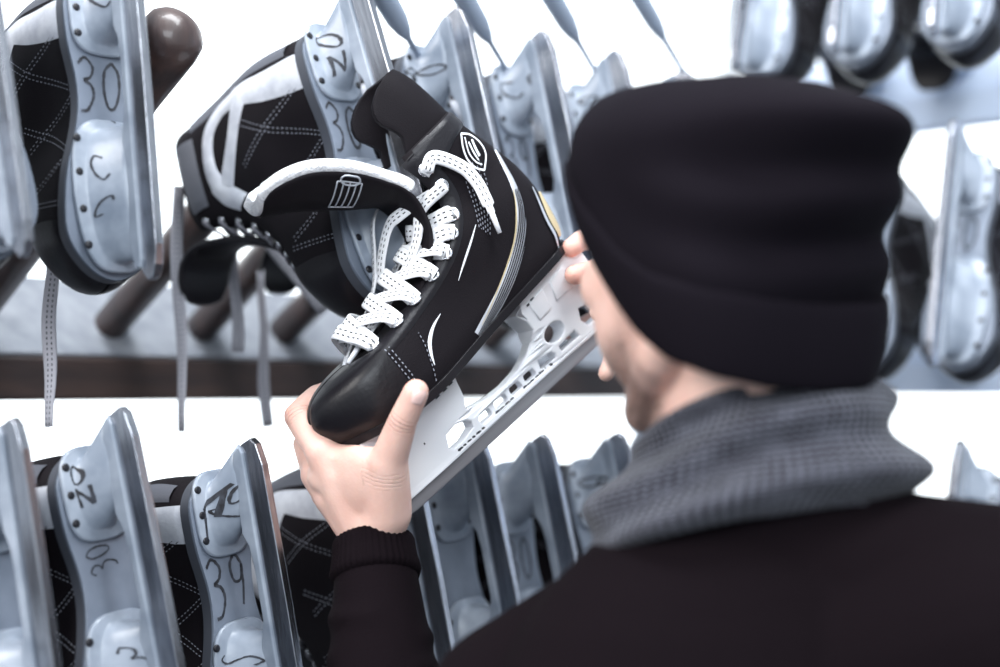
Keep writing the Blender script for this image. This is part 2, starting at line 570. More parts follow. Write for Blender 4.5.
def outline_plan(boot, h, grow, n=40):
    """closed plan outline of a slice, grown outwards; list of (x, y)"""
    b, f = boot.back(h*1000)/1000, boot.front(h*1000)/1000
    a = []
    for i in range(n + 1):
        x = b + (f - b) * (1 - math.cos(PI * i / n)) / 2
        y = boot.y(x, h)
        cx = (x - (b + f)/2) / ((f - b)/2)
        a.append((x + grow * cx, y + grow * math.sqrt(max(0, 1 - cx**4)) if 0 < i < n else 0))
    return a + [(x, -y) for x, y in a[-2:0:-1]]

def plate(mb, outline, z0, z1, zs=None):
    """extruded closed outline in plan"""
    zs = zs or (lambda x: 0.0)
    n = len(outline)
    rows = [[Vector((x, y, zs(x) + z)) for x, y in outline] for z in (z0, z1)]
    mb.grid(rows, close_u=True)
    # caps as strips across the outline (symmetrical outline, first and middle on the axis)
    half = n // 2
    for z in (z0, z1):
        vs = [Vector((x, y, zs(x) + z)) for x, y in outline]
        fs = [[0, 1, n - 1]]
        for i in range(1, half - 1):
            fs.append([i, i + 1, n - i - 1, n - i])
        fs.append([half - 1, half, half + 1])
        mb.add(vs, fs)

def extrude_profile(name, outer, holes, halfw, material, parent, bev=0.0015, taper=None):
    """flat side profile (x, z) with holes, given thickness along y; through a filled 2D curve"""
    cu = bpy.data.curves.new(name, 'CURVE'); cu.dimensions = '2D'; cu.fill_mode = 'BOTH'
    for poly in [outer] + holes:
        sp = cu.splines.new('POLY'); sp.points.add(len(poly) - 1)
        for p, (x, z) in zip(sp.points, poly): p.co = (x, z, 0, 1)
        sp.use_cyclic_u = True
    cu.extrude = halfw - bev; cu.bevel_depth = bev; cu.bevel_resolution = 2; cu.offset = -bev
    o = bpy.data.objects.new(name, cu); COL.objects.link(o)
    dg = bpy.context.evaluated_depsgraph_get(); dg.update()
    me = bpy.data.meshes.new_from_object(o.evaluated_get(dg), depsgraph=dg)
    bpy.data.objects.remove(o); bpy.data.curves.remove(cu)
    bm = bmesh.new(); bm.from_mesh(me)
    bmesh.ops.remove_doubles(bm, verts=bm.verts, dist=1e-5)
    if taper:  # cut along z so that the taper has vertices to bend
        zmin, zmax = min(v.co.y for v in bm.verts), max(v.co.y for v in bm.verts)
        for i in range(1, 12):
            z = zmin + (zmax - zmin) * i / 12
            bmesh.ops.bisect_plane(bm, geom=bm.verts[:] + bm.edges[:] + bm.faces[:], plane_co=(0, z, 0), plane_no=(0, 1, 0))
    for v in bm.verts:
        x, z, y = v.co
        if taper: y *= taper(x, z)
        v.co = (x, -y, z)
    bmesh.ops.recalc_face_normals(bm, faces=bm.faces)
    bm.to_mesh(me); bm.free()
    me.materials.clear(); me.materials.append(MATS[material])
    me.polygons.foreach_set('use_smooth', [False] * len(me.polygons))
    ob = bpy.data.objects.new(name, me); COL.objects.link(ob)
    me.name = name
    if parent: ob.parent = parent
    return ob

GLYPH = {  # handwriting strokes in a unit box, y up
 '0': [[(.5,1),(.2,.8),(.15,.4),(.35,.03),(.65,.05),(.85,.4),(.8,.8),(.5,1)]],
 '3': [[(.15,.85),(.45,1),(.8,.82),(.7,.6),(.4,.52)],[(.4,.52),(.75,.42),(.85,.2),(.6,-.1),(.3,-.15)]],
 '9': [[(.8,.8),(.5,1),(.2,.8),(.3,.5),(.65,.5),(.8,.8)],[(.8,.8),(.75,.4),(.6,0)]],
 'N': [[(.15,0),(.2,1)],[(.2,1),(.75,.05)],[(.75,.05),(.85,1)]],
 '2': [[(.15,.8),(.4,1),(.75,.85),(.7,.55),(.2,.05)],[(.2,.05),(.85,.08)]],
 'C': [[(.8,.85),(.5,1),(.2,.75),(.2,.35),(.45,.05),(.8,.2)]],
 '1': [[(.35,.75),(.6,1)],[(.6,1),(.5,0)]],
 '-': [[(.1,.5),(.8,.45)]],
 'S': [[(.8,.9),(.4,1),(.2,.75),(.5,.55),(.8,.3),(.5,.02),(.15,.15)]],
 'L': [[(.2,1),(.25,.05)],[(.25,.05),(.7,.1)]],
 '/': [[(.9,1),(.25,.55)],[(.25,.55),(.15,-.2)],[(.75,.9),(.55,.3)]],
 '8': [[(.5,1),(.2,.8),(.5,.55),(.8,.8),(.5,1)],[(.5,.55),(.15,.25),(.5,0),(.85,.25),(.5,.55)]],
}
def ink_marks(mb, tree, marks, rnd, thick=0.0015):
    """handwritten marks on the underside: (text, x, y, height, rotation deg); reads upright with the heel up.
    tree = BVH of what is under the pen, local coordinates; rays go upwards on to it"""
    for text, x0, y0, size, rot in marks:
        a = R(rot)
        adv = 0
        thick = max(0.0008, size * 0.033)
        for chh in text:
            for st in GLYPH.get(chh, []):
                pl = cr(st, 6) if len(st) > 2 else [np.array(st[0]) + (np.array(st[1]) - np.array(st[0])) * k / 6 for k in range(7)]
                rows = []; ok = True
                for i, q in enumerate(pl):
                    gx = (q[0] * 0.5 + adv) * size; gy = (q[1] - 0.5) * size
                    gx, gy = gx * math.cos(a) - gy * math.sin(a), gx * math.sin(a) + gy * math.cos(a)
                    # screen right = -y (seen from below with the heel up), screen up = -x
                    X, Y = x0 - gy, y0 - gx
                    nq = pl[min(i + 1, len(pl) - 1)] - pl[max(i - 1, 0)]
                    L = math.hypot(*nq) or 1
                    w = thick * (0.75 + 0.5 * rnd.random())
                    ex, ey = -nq[1] / L, nq[0] / L
                    ex, ey = ex * math.cos(a) - ey * math.sin(a), ex * math.sin(a) + ey * math.cos(a)
                    row = []
                    for s in (-1, 0, 1):
                        px, py = X - ey * w * s, Y - ex * w * s
                        hit, nn, _, _ = tree.ray_cast(Vector((px, py, -0.2)), Vector((0, 0, 1)))
                        if hit is None: ok = False; break
                        if nn.z > 0: nn = -nn
                        row.append(hit + nn * 0.0004)
                    if not ok: break
                    rows.append(row)
                if len(rows) > 2 and max((rows[i+1][1]-rows[i][1]).length for i in range(len(rows)-1)) < 0.012:
                    mb.grid(rows)
            adv += 0.58
# ------------------------------------------------------------------ rental skate (hung on the racks)
def rental_skate_proto():
    root = empty('rental_skate')
    toe_spring = lambda x: 0.0 if x < 0.19 else 0.09 * (x - 0.19) ** 1.0 * (x - 0.19) / 0.08
    B = Boot(lambda x: toe_spring(x))
    B.front = smooth_interp([0, 6, 14, 24, 34, 43, 50, 55, 59, 63, 67, 72, 79, 88, 98, 110, 125, 142, 162], [254, 262, 267, 268, 266, 259, 247, 236, 224, 212, 200, 188, 176, 164, 154, 145, 137, 131, 127])
    B.plan = smooth_interp([-30, 0, 20, 50, 80, 105, 130, 165, 200, 225, 250, 270], [30, 33, 34, 32, 26, 25, 30, 41, 46, 45, 39, 34])
    B.shaft = smooth_interp([-30, 0, 20, 40, 60, 90, 120, 270], [30, 34, 37, 38, 39, 39, 38, 42])
    B.tall = 1.28
    up = MB(); B.upper(up, HS)
    boot = up.build('boot', 'boot_black', root, mods=[('SOLIDIFY', dict(thickness=0.004, offset=-1)), ])
    # toe cap
    xs = lambda h: 0.205 + 0.15 * max(0, 0.03 - h)
    mb = MB(); B.upper(mb, [h / 1000 for h in (0, 3, 7, 12, 18, 24, 30, 36, 41, 45.5, 49, 52, 54)], off=0.0022, x0=xs)
    mb.build('toe_cap', 'rubber_black', root)
    # white heel and ankle trim with its open triangle
    mb = MB()
    for s in (-1, 1):
        B.drape(mb, [(22, 5, 36), (20, 22, 35), (16, 45, 30), (10, 68, 24), (8, 84, 20)], s, 0.0022)
        B.drape(mb, [(8, 82, 18), (14, 104, 14), (34, 120, 12), (66, 124, 13), (92, 118, 18)], s, 0.0024)
        B.drape(mb, [(10, 74, 20), (32, 86, 15), (58, 98, 14), (90, 112, 16)], s, 0.0023)
        B.drape(mb, [(84, 122, 16), (100, 112, 20), (114, 98, 18)], s, 0.0025)
    mb.build('ankle_trim', 'trim_white', root)
    mb = MB()
    for s in (-1, 1):
        B.drape(mb, [(-8, 20, 14), (-12, 45, 16), (-12, 70, 14), (-8, 92, 14), (-2, 118, 26), (6, 143, 22)], s, 0.0018)
        B.drape(mb, [(24, 148, 22), (60, 148, 22), (100, 146, 20)], s, 0.0019)
    mb.build('collar_padding', 'trim_grey', root)
    # quilted side panels: double rows of stitches
    mb = MB()
    for s in (-1, 1):
        for pts in ([(28, 8), (52, 55), (80, 88)], [(32, 7), (56, 53), (83, 85)], [(84, 8), (58, 50), (34, 78)], [(88, 9), (62, 52), (38, 82)],
                    [(28, 6), (60, 6), (110, 6), (160, 6)], [(92, 10), (112, 40), (128, 58)], [(96, 9), (116, 38), (133, 57)],
                    [(140, 10), (122, 36), (104, 66)], [(144, 11), (127, 37), (109, 66)], [(150, 8), (165, 30), (176, 50)], [(154, 8), (169, 29), (180, 48)],
                    [(196, 4), (192, 30), (188, 52)], [(192, 4), (188, 30), (184, 52)]):
            B.stitches(mb, pts, s)
    mb.build('quilt_stitching', 'stitch_thread', root)
    # tongue
    mb = MB()
    path = cr([(216, 56, 20), (196, 64, 22), (176, 78, 23), (160, 94, 24), (146, 114, 26), (136, 136, 29), (130, 158, 31), (130, 184, 34), (142, 206, 36), (162, 220, 33), (178, 224, 22)], 5)
    rows = []
    for x, h, w in path:
        rows.append([Vector((x/1000 + 0.004 * (1 - u*u), u * w / 1000, h/1000 * (1 + 0.28 * min(1, h / 50)) * (1 if h < 150 else 1 - 0.10 * (h - 150) / 74) + toe_spring(x/1000) + 0.003 * (1 - u*u))) for u in np.linspace(-1, 1, 11)])
    mb.grid(rows)
    mb.build('tongue', 'boot_leather', root, mods=[('SOLIDIFY', dict(thickness=0.007, offset=0)), ('SUBSURF', dict(levels=1, render_levels=1))])
    # eyelets and criss-cross laces
    E = []
    ey = MB(); lc = MB()
    for h, dx in ((61, 0), (64.5, 0), (69, 0), (75, 0), (84, 0), (97, 0), (113, 0), (130, 0), (147, 0)):
        H = h / 1000
        for s in (-1, 1):
            x = B.xfront(H, B.gap(h) / 1000) - 0.008
            p = B.P(x, H, s); n = B.nrm(x, H, s)
            if s == 1: E.append((p, n))
            t = n.orthogonal().normalized(); b = n.cross(t)
            ring = []
            for k in range(13):
                a = 2 * PI * k / 12
                ring.append(p + n * 0.0008 + (t * math.cos(a) + b * math.sin(a)) * 0.0036)
            ey.tube(ring, 0.0011, 6, caps=False)
    ey.build('eyelets', 'eyelet_metal', root)
    mir = lambda p: Vector((p.x, -p.y, p.z))
    for i in range(len(E)):
        p, n = E[i]
        j = max(0, i - 1)
        q = mir(E[j][0]); m = mir(E[j][1])
        for a, an, b_, bn in ((p, n, q, m), (mir(p), mir(n), mir(q), mir(m))):
            mid = (a + b_) / 2 + (Vector((0.012, 0, 0.016)) if i < 5 else Vector((0.020, 0, 0.006)))
            pts = [Vector(v) for v in cr([a - an * 0.001, a + an * 0.004, a * 0.7 + mid * 0.3 + an * 0.005, mid, b_ * 0.7 + mid * 0.3 + bn * 0.004, b_ - bn * 0.001], 5)]
            ups = []
            for k, v in enumerate(pts):
                u = Vector((0.5, 0, 0.85)) if i < 5 else Vector((1, 0, 0.3))
                w = 1 - abs(k / (len(pts) - 1) - 0.5) * 2
                ups.append((u * w + (an if k < len(pts) / 2 else bn) * (1 - w) * 0.8).normalized())
            ribbon(lc, pts, ups, 0.0075, 0.0014)
    lc.build('cross_laces', 'lace_worn', root)
    # sole
    mb = MB(); plate(mb, outline_plan(B, 0.004, 0.0035), -0.007, 0.004, toe_spring)
    mb.build('sole', ['sole_grey'], root, smooth=False, mods=[bevel(0.0015, 2)])
    mb = MB()
    ol = outline_plan(B, 0.004, 0.0045)
    mb.grid([[Vector((x, y, toe_spring(x) + z)) for x, y in ol] for z in (-0.005, 0.006)], close_u=True)
    mb.build('welt', 'sole_edge', root)
    # mounts: plate + tower
    ZB = -0.047
    mounts = []
    def mount(name, x0, x1, hw, front):
        mb = MB()
        cx, L = (x0 + x1) / 2, (x1 - x0) / 2
        def ring(cx, L, w, z, sq):
            out = []
            for k in range(44):
                a = 2 * PI * k / 44
                c, s = math.cos(a), math.sin(a)
                X = cx + L * math.copysign(abs(c) ** sq, c)
                ww = w
                if front: ww = w * (1 - 0.18 * max(0, (X - cx) / L))
                out.append(Vector((X, ww * math.copysign(abs(s) ** sq, s), z)))
            return out
        lean = -0.012 if not front else 0.004
        zp = -0.007
        rows = [ring(cx, L, hw, zp, 0.62), ring(cx, L, hw, zp - 0.0032, 0.62), ring(cx, L - 0.002, hw - 0.002, zp - 0.0045, 0.62)]
        tw = hw - 0.0125
        tl = L - (0.010 if not front else 0.008)
        rows.append(ring(cx, tl + 0.002, tw + 0.002, zp - 0.0048, 0.7))
        rows.append(ring(cx, tl, tw, zp - 0.0065, 0.7))
        tx0, tx1 = (-0.043, 0.022) if not front else (0.132, 0.252)
        for k in (0.2, 0.4, 0.6, 0.8, 1.0):
            e = k ** (1.0 if not front else 0.85)
            z = zp - 0.0065 + (ZB - zp + 0.0065) * k
            b0, b1 = cx - tl, cx + tl
            f1 = k ** 1.3 if not front else k
            a0, a1 = b0 + (tx0 - b0) * k, b1 + (tx1 - b1) * f1
            rows.append(ring((a0 + a1) / 2, (a1 - a0) / 2, tw * (1 - e) + 0.0068 * e, z, 0.7 + 0.2 * k))
        mb.grid(rows, close_u=True, cap0=True, cap1=True)
        tree = BVHTree.FromPolygons([Vector(v) for v in mb.v], mb.f)
        mb.cur = 1
        if front: spots = [(cx + L * t, s * (hw - 0.006) * (1 - 0.18 * max(0, t))) for t in (-0.72, -0.28, 0.2, 0.66) for s in (-1, 1)]
        else: spots = [(cx + L * t, s * (hw - 0.006)) for t in (-0.6, -0.02, 0.56) for s in (-1, 1)]
        for x, y in spots:
            c = Vector((x, y, zp - 0.0046))
            mb.grid([[c + Vector((r * math.cos(2*PI*k/14), r * math.sin(2*PI*k/14), -dz)) for k in range(14)] for r, dz in ((0.0036, -0.001), (0.0036, 0.0004), (0.0026, 0.0009))], close_u=True, cap1=True)
        o = mb.build(name, ['rental_plastic', 'rivet_dark'], root)
        mounts.append(tree)
        return o
    mount('heel_mount', -0.024, 0.058, 0.0315, False)
    mount('front_mount', 0.118, 0.258, 0.040, True)
    # beam that carries the blade: one profile, its heel end cut back, its toe end rounded
    top = ZB + 0.012; low = ZB - 0.010
    prof = [(-0.040, ZB - 0.006), (-0.036, ZB + 0.002), (-0.020, ZB + 0.006), (0.04, ZB + 0.007), (0.052, ZB + 0.001), (0.07, ZB - 0.001), (0.12, ZB - 0.001), (0.135, ZB + 0.004),
            (0.15, ZB + 0.008), (0.22, ZB + 0.008), (0.252, ZB + 0.004), (0.262, ZB - 0.001), (0.262, low + 0.002), (0.255, low), (-0.034, low), (-0.040, low + 0.003)]
    extrude_profile('blade_holder', prof, [], 0.0075, 'rental_plastic', root, bev=0.002)
    prof = [(-0.046, low - 0.010), (-0.042, low + 0.003), (-0.036, low + 0.006), (0.255, low + 0.006), (0.266, low + 0.004), (0.274, low - 0.004), (0.272, low - 0.012), (0.262, low - 0.017),
            (0.245, low - 0.0205), (0.11, low - 0.022), (-0.02, low - 0.0205), (-0.040, low - 0.016)]
    extrude_profile('steel_runner', prof, [], 0.0042, 'steel', root, bev=0.001)
    # flat of the sole, for the pen
    st = MB(); plate(st, outline_plan(B, 0.004, 0.003), -0.007, -0.006)
    sole_tree = BVHTree.FromPolygons([Vector(v) for v in st.v], st.f)
    for ch in root.children:
        if ch.modifiers: apply_mods(ch)
    return root, B, mounts + [sole_tree], E

RS_ROOT, RS_BOOT, RS_TREES, RS_EYE = rental_skate_proto()

class Multi:
    """nearest hit of several trees"""
    def __init__(self, t): self.t = t
    def ray_cast(self, o, d):
        best = (None, None, None, None)
        for t in self.t:
            h = t.ray_cast(o, d)
            if h[0] is not None and (best[0] is None or h[3] < best[3]): best = h
        return best
RS_PEN = Multi(RS_TREES)
RS_USED = [False]

def place_rental(loc_heel, nvec_yaw, tilt, scale, marks, label, group, hang=0.0, seed=0, twist=0.0, lace_x=0.0):
    """loc_heel: world point of the middle of the heel mount on the sole; nvec_yaw: where the sole faces (angle in plan);
    tilt: how far it faces up; hang: length of the loose lace"""
    rnd = random.Random(seed)
    n = Vector((math.cos(nvec_yaw) * math.cos(tilt), math.sin(nvec_yaw) * math.cos(tilt), math.sin(tilt)))
    d = Vector((math.cos(nvec_yaw) * math.sin(tilt), math.sin(nvec_yaw) * math.sin(tilt), -math.cos(tilt)))
    d = Matrix.Rotation(twist, 3, n) @ d
    Z = -n; X = d; Y = Z.cross(X)
    M = Matrix(((X.x, Y.x, Z.x), (X.y, Y.y, Z.y), (X.z, Y.z, Z.z))).to_4x4()
    loc = loc_heel - (M.to_3x3() @ Vector((0.016, 0, -0.007))) * scale
    if not RS_USED[0]:
        o = RS_ROOT; RS_USED[0] = True
    else:
        o = copy_tree(RS_PROTO)
    M = Matrix.Translation(loc) @ M @ Matrix.Scale(scale, 4)
    o.matrix_world = M
    tag(o, label, 'ice skate', group)
    extras.append((o, M, marks, hang, seed, lace_x))
    return o
extras = []
RS_PROTO = RS_ROOT

def finish_rentals():
    """marks and hanging laces are each skate's own"""
    for o, M, marks, hang, seed, lace_x in extras:
        rnd = random.Random(seed + 50)
        for mk in marks or ():
            mb = MB(); ink_marks(mb, RS_PEN, [mk], rnd)
            if mb.v: mb.build('size_mark', 'ink', o, recalc=False)
        inv = M.inverted()
        for hx, y0, y1, hz, *dx in (hang or ()):
            dx = dx[0] if dx else 0
            mb = MB()
            pts = []
            for k in range(16):
                t = k / 15
                pts.append(inv @ W(hx + dx * t ** 1.3 + 5 * t * math.sin(2.2 * t + seed) + 1.5 * math.sin(9 * t + hx), y0 + (y1 - y0) * t, hz + 0.012 * t * math.sin(3 * t + hx)))
            upw = [(inv.to_3x3() @ Vector((0.9 * math.sin(hx + 2.5 * k / 15), -1, 0))).normalized() for k in range(16)]
            ribbon(mb, pts, upw, 0.0125 / M.to_scale().x, 0.0018)
            mb.build('loose_lace', 'lace_worn', o)
# ------------------------------------------------------------------ the skate in his hands
def held_skate(M):
    root = empty('hockey_skate')
    zt = smooth_interp([-40, 0, 83, 130, 165, 200, 235, 270], [2, 0, -9, -14, -17, -17, -12, -6])
    Z0 = 0.088
    zs = lambda x: Z0 + zt(x * 1000) / 1000
    B = Boot(zs)
    B.gap = smooth_interp([0, 55.5, 57, 59, 62, 66, 72, 80, 95, 110, 125, 145, 165], [0, 0, 9, 22, 28, 30, 31, 30, 29, 29, 30, 31, 33])
    B.back = smooth_interp([0, 12, 22, 43, 62, 85, 105, 126, 145, 162], [-16, -24, -27, -30, -31, -28, -22, -14, -7, -3])
    B.front = smooth_interp([0, 6, 14, 24, 34, 43, 50, 55, 59, 63, 67, 72, 79, 88, 98, 110, 125, 142, 162], [254, 262, 267, 268, 264, 255, 240, 222, 196, 170, 145, 124, 106, 93, 85, 80, 80, 83, 86])
    near = 1           # the side turned to the camera
    fine = sorted(set(HS + [h / 1000 for h in (58, 60, 62, 64, 66, 68)]))
    up = MB(); B.upper(up, fine)
    up.build('boot', 'boot_black', root, mods=[('SOLIDIFY', dict(thickness=0.004, offset=-1))])
    # glossy toe cap with its peak in the middle
    def xs(h):
        return 0.193 + 0.00026 * max(0, 26 - h * 1000) ** 1.25 * 0.35
    mb = MB()
    B.upper(mb, [h / 1000 for h in (0, 3, 7, 12, 18, 24, 30, 36, 41, 45.5, 49, 52, 54, 55.5, 57)], off=0.0026, x0=xs)
    mb.build('toe_cap', 'rubber_black', root, mods=[('SOLIDIFY', dict(thickness=0.0024, offset=-1)), ('SUBSURF', dict(levels=1, render_levels=1))])
    mb = MB()
    for s in (-1, 1):
        for dx in (-3, -7):
            B.stitches(mb, [(194 + dx + (4 if h < 14 else 0), h) for h in (3, 12, 22, 32, 42, 50, 54)], s, 0.8, 0.0012)
        B.stitches(mb, [(172, 6), (166, 20), (160, 36), (158, 46)], s, 0.8)
    mb.build('toe_stitching', 'stitch_thread', root)
    # stitched facing strip along the eyelets
    mb = MB()
    for s in (-1, 1):
        pts = []
        for h in (57.5, 60, 63, 66, 70, 75, 82, 92, 105, 120, 136, 156):
            H = h / 1000
            x = B.xfront(H, B.gap(h) / 1000) * 1000
            pts.append((x - 9, h, 18))
        B.drape(mb, pts, s, 0.0014, n=8, cross=7)
    mb.build('eyelet_facing', 'boot_leather', root)
    # ankle collar with the printed emblem
    mb = MB()
    for s in (-1, 1):
        B.drape(mb, [(-1, 150, 17), (20, 149, 19), (40, 146, 25), (58, 142, 30), (68, 139, 34)], s, 0.0022, n=10, cross=9)
        B.drape(mb, [(40, 153, 12), (60, 153, 12)], s, 0.0021)
    mb.build('ankle_collar', 'boot_leather', root)
    # emblem: pointed leaf outline round slanted bars
    mb = MB()
    for s in (-1, 1):
        w = 1.7
        B.drape(mb, [(14, 139.2, w), (20, 130.5, w), (23, 120.1, w), (21, 109.6, w), (15, 101.8, w)], s, 0.0034, cross=4, thick=1)
        B.drape(mb, [(14, 139.2, w), (6, 132.2, w), (2, 121.8, w), (4, 111.4, w), (15, 101.8, w)], s, 0.0034, cross=4, thick=1)
        B.drape(mb, [(13, 134.8, 1.3), (17, 127.0, 1.3), (18.5, 120.1, 1.3), (17, 112.2, 1.3), (13.5, 107.0, 1.3)], s, 0.0034, cross=4, thick=1)
        B.drape(mb, [(8, 128.8, 2.4), (10, 121.8, 2.6), (11, 114.0, 2.4)], s, 0.0034, cross=4, thick=1)
        B.drape(mb, [(12.5, 129.6, 1.6), (14, 120.9, 1.8), (14, 112.2, 1.4)], s, 0.0034, cross=4, thick=1)
    mb.build('ankle_emblem', 'white_print', root)
    # fan of stitched arcs behind the emblem
    mb = MB()
    for s in (-1, 1):
        for k in range(6):
            o = k * 4.0
            B.stitches(mb, [(30 - o * 0.9, 118 - o * 0.30), (36 - o * 0.9, 104 - o * 0.5), (42 - o * 0.5, 88 - o * 0.6), (52 - o * 0.2, 70 - o * 0.6)], s, 0.8, 0.0010)
    mb.build('arc_stitching', 'stitch_thread', root)
    # long silver flash from the ankle down to the sole
    mb = MB()
    for s in (-1, 1):
        B.drape(mb, [(-14, 106, 3), (-8, 92, 5), (-2, 74, 6), (7, 55, 8), (23, 37, 10), (46, 23, 11), (76, 12, 12), (112, 4, 10)], s, 0.0010, n=10, cross=5)
    mb.build('silver_flash', 'silver_print', root)
    mb = MB()
    for s in (-1, 1):
        for k in range(5):
            o = k * 2.6
            B.drape(mb, [(-4 + o * .5, 68 + o * .2, .7), (5 + o * 0.6, 50 + o * 0.4, 1.1), (22 + o * .7, 33 + o * .5, 1.2), (46 + o * .9, 19 + o * 0.45, 1.1), (74 + o * 1.2, 9 + o * .3, 0.9), (100 + o * 2, 4, .6)], s, 0.0022, n=8, cross=3, thick=1)
    mb.build('flash_stripes', 'boot_black', root)
    mb = MB()
    for s in (-1, 1):
        B.drape(mb, [(2, 72, 0.8), (12, 58, 1.3), (29, 41, 1.6), (52, 28, 1.3), (84, 15, 0.9), (104, 9, .5)], s, 0.0020, n=8, cross=3, thick=1)
    mb.build('flash_edge', 'gold_patch', root)
    # heel: gold patch with silver borders
    mb = MB()
    for s in (-1, 1):
        B.drape(mb, [(-19, 9, 13), (-19, 20, 14), (-21, 32, 13), (-24, 44, 8), (-26, 51, 2)], s, 0.0016, n=8, cross=5)
    mb.build('heel_patch', 'gold_patch', root)
    mb = MB()
    for s in (-1, 1):
        B.drape(mb, [(-2, 4, 1.6), (-6, 16, 3.2), (-8, 30, 3.0), (-13, 46, 2.6), (-18, 60, 1.4)], s, 0.0016, n=8, cross=3, thick=1)
    mb.build('heel_piping', 'silver_print', root)
    # white pointed blades of print on the vamp
    mb = MB()
    for s in (-1, 1):
        B.drape(mb, [(53, 74, 0.6), (66, 67, 1.8), (82, 59, 2.0), (97, 51, 0.5)], s, 0.0012, n=8, cross=3, thick=1)
        B.drape(mb, [(130, 43, 0.5), (144, 40, 2.6), (155, 34, 3.8), (161, 26, 2.8), (165, 17, 0.5)], s, 0.0012, n=8, cross=3, thick=1)
    mb.build('vamp_print', 'white_print', root)
    # tendon guard
    mb = MB()
    gb = smooth_interp([150, 160, 172, 186, 198, 208, 216], [-1, -1, 1, 4, 7, 11, 16])
    gf = smooth_interp([150, 158, 166, 176, 186, 196, 204, 212, 216], [62, 60, 56, 60, 66, 65, 59, 46, 32])
    rows = []
    for h in (150, 155, 160, 166, 172, 178, 184, 190, 196, 202, 207, 211, 213.5, 215.5, 216.5):
        b, f = gb(h), gf(h); w = 27.5 + 1.5 * math.sin((h - 150) / 66 * PI)
        row = []
        for side in (1, -1):
            seq = range(0, 17) if side == 1 else range(1, 17)
            half = []
            for i in seq:
                s = (1 - math.cos(PI / 2 * i / 16))
                x = b + (f - b) * s
                e = min(1, (x - b) / 36.0)
                half.append(Vector((x / 1000, side * w * math.sqrt(max(0, 1 - (1 - e) ** 2.3)) / 1000, Z0 + h / 1000)))
            row = half[::-1] + row if side == 1 else row + half
        rows.append(row)
    mb.grid(rows)
    mb.build('tendon_guard', 'boot_black', root, mods=[('SOLIDIFY', dict(thickness=0.006, offset=0)), bevel(0.0015, 2)])
    # piping round the guard edge
    mb = MB()
    mb.tube([rows[i][16] + Vector((-0.0035, 0, 0)) for i in range(len(rows))] , 0.0014, 8)
    mb.build('guard_piping', 'silver_print', root)
    # tongue: flops forward, white felt inside
    path = cr([(188, 53, 26, 0), (160, 58, 30, 0), (128, 67, 32, 0), (104, 80, 33, 0), (90, 98, 34, 1), (86, 120, 35, 3), (91, 136, 37, 6), (105, 147, 41, 12), (122, 159, 44, 18), (142, 175, 44, 21), (162, 189, 42, 21), (182, 199, 32, 17), (191, 203, 20, 10)], 5)
    def tongue_rows(shift, wscale, i0=0, curlk=1.0, ext=0.0):
        rows = []
        pl = [np.array((p[0], p[1])) for p in path]
        for i in range(i0, len(path)):
            x, h, w, curl = path[i]
            a, b = pl[max(i-1, 0)], pl[min(i+1, len(pl)-1)]
            t = (b - a) / np.linalg.norm(b - a); nrm = np.array((t[1], -t[0]))    # towards the front / outside
            row = []
            for u in np.linspace(-1, 1, 17):
                arch = 5 * (1 - u * u) if curl < 1 else 0
                up_ = -(curl * curlk) * abs(u) ** 2.2
                q = np.array((x, h)) + nrm * (arch + up_ + shift)
                if i > len(path) - 4: q = q + t * ext
                row.append(Vector((q[0] / 1000, u * w * wscale / 1000, zs(q[0] / 1000) + q[1] / 1000)))
            rows.append(row)
        return rows
    mb = MB(); mb.grid(tongue_rows(0, 1.0))
    tg = mb.build('tongue', 'boot_black', root, mods=[('SOLIDIFY', dict(thickness=0.005, offset=0)), ('SUBSURF', dict(levels=1, render_levels=1))])
    mb = MB(); mb.grid(tongue_rows(-6.5, 1.0, 28, 1.1, 3.0))
    mb.build('felt_lining', 'felt_white', root, mods=[('SOLIDIFY', dict(thickness=0.013, offset=0)), ('SUBSURF', dict(levels=2, render_levels=2)),
        ]).parent = tg
    # tag on the tongue: loop and bars
    mb = MB()
    TR = tongue_rows(3.4, 1.0)
    def on_tongue(i, u):   # i along (float), u -1..1
        k = int(i); f = i - k
        j = (u + 1) / 2 * 16; jj = min(int(j), 15); g = j - jj
        p = TR[k][jj].lerp(TR[k][jj+1], g); q = TR[min(k+1, len(TR)-1)][jj].lerp(TR[min(k+1, len(TR)-1)][jj+1], g)
        return p.lerp(q, f)
    for a in (40.2, 41.3, 42.4, 43.5, 44.6):
        mb.tube([on_tongue(a, u) for u in np.linspace(0.9, 0.25, 8)], 0.0007, 6)
    for u in (0.9, 0.25):
        mb.tube([on_tongue(a, u) for a in np.linspace(40.2, 44.6, 8)], 0.0007, 6)
    loop = [on_tongue(42.4 + 1.7 * math.cos(t), min(0.999, 0.93 + 0.09 * math.sin(t))) for t in np.linspace(0, 2*PI, 17)]
    mb.tube(loop, 0.0009, 6)
    mb.build('tongue_tag', 'silver_print', root).parent = tg
    # eyelets
    pos = []
    hs = [58.6, 61.2, 64.4, 68.6, 74.5, 83, 94, 119, 139]
    for h in hs:
        H = h / 1000
        for s in (near, -near):
            x = B.xfront(H, B.gap(h) / 1000) - 0.0085
            p = B.P(x, H, s); n = B.nrm(x, H, s); p = p + n * 0.0012
            ey = MB()
            if s == near: pos.append((p, n))
            t = n.orthogonal().normalized(); b = n.cross(t)
            ey.tube([p + n * 0.0008 + (t * math.cos(2*PI*k/16) + b * math.sin(2*PI*k/16)) * 0.0052 for k in range(17)], 0.0014, 8, caps=False)
            ey.cur = 1
            ey.grid([[p + n * 0.0003 + (t * math.cos(2*PI*k/12) + b * math.sin(2*PI*k/12)) * r for k in range(12)] for r in (0.0042, 0.0004)], close_u=True)
            ey.build('eyelet', ['eyelet_metal', 'rivet_dark'], root)
    # laces: criss-cross
    mir = lambda p: Vector((p.x, -p.y, p.z))
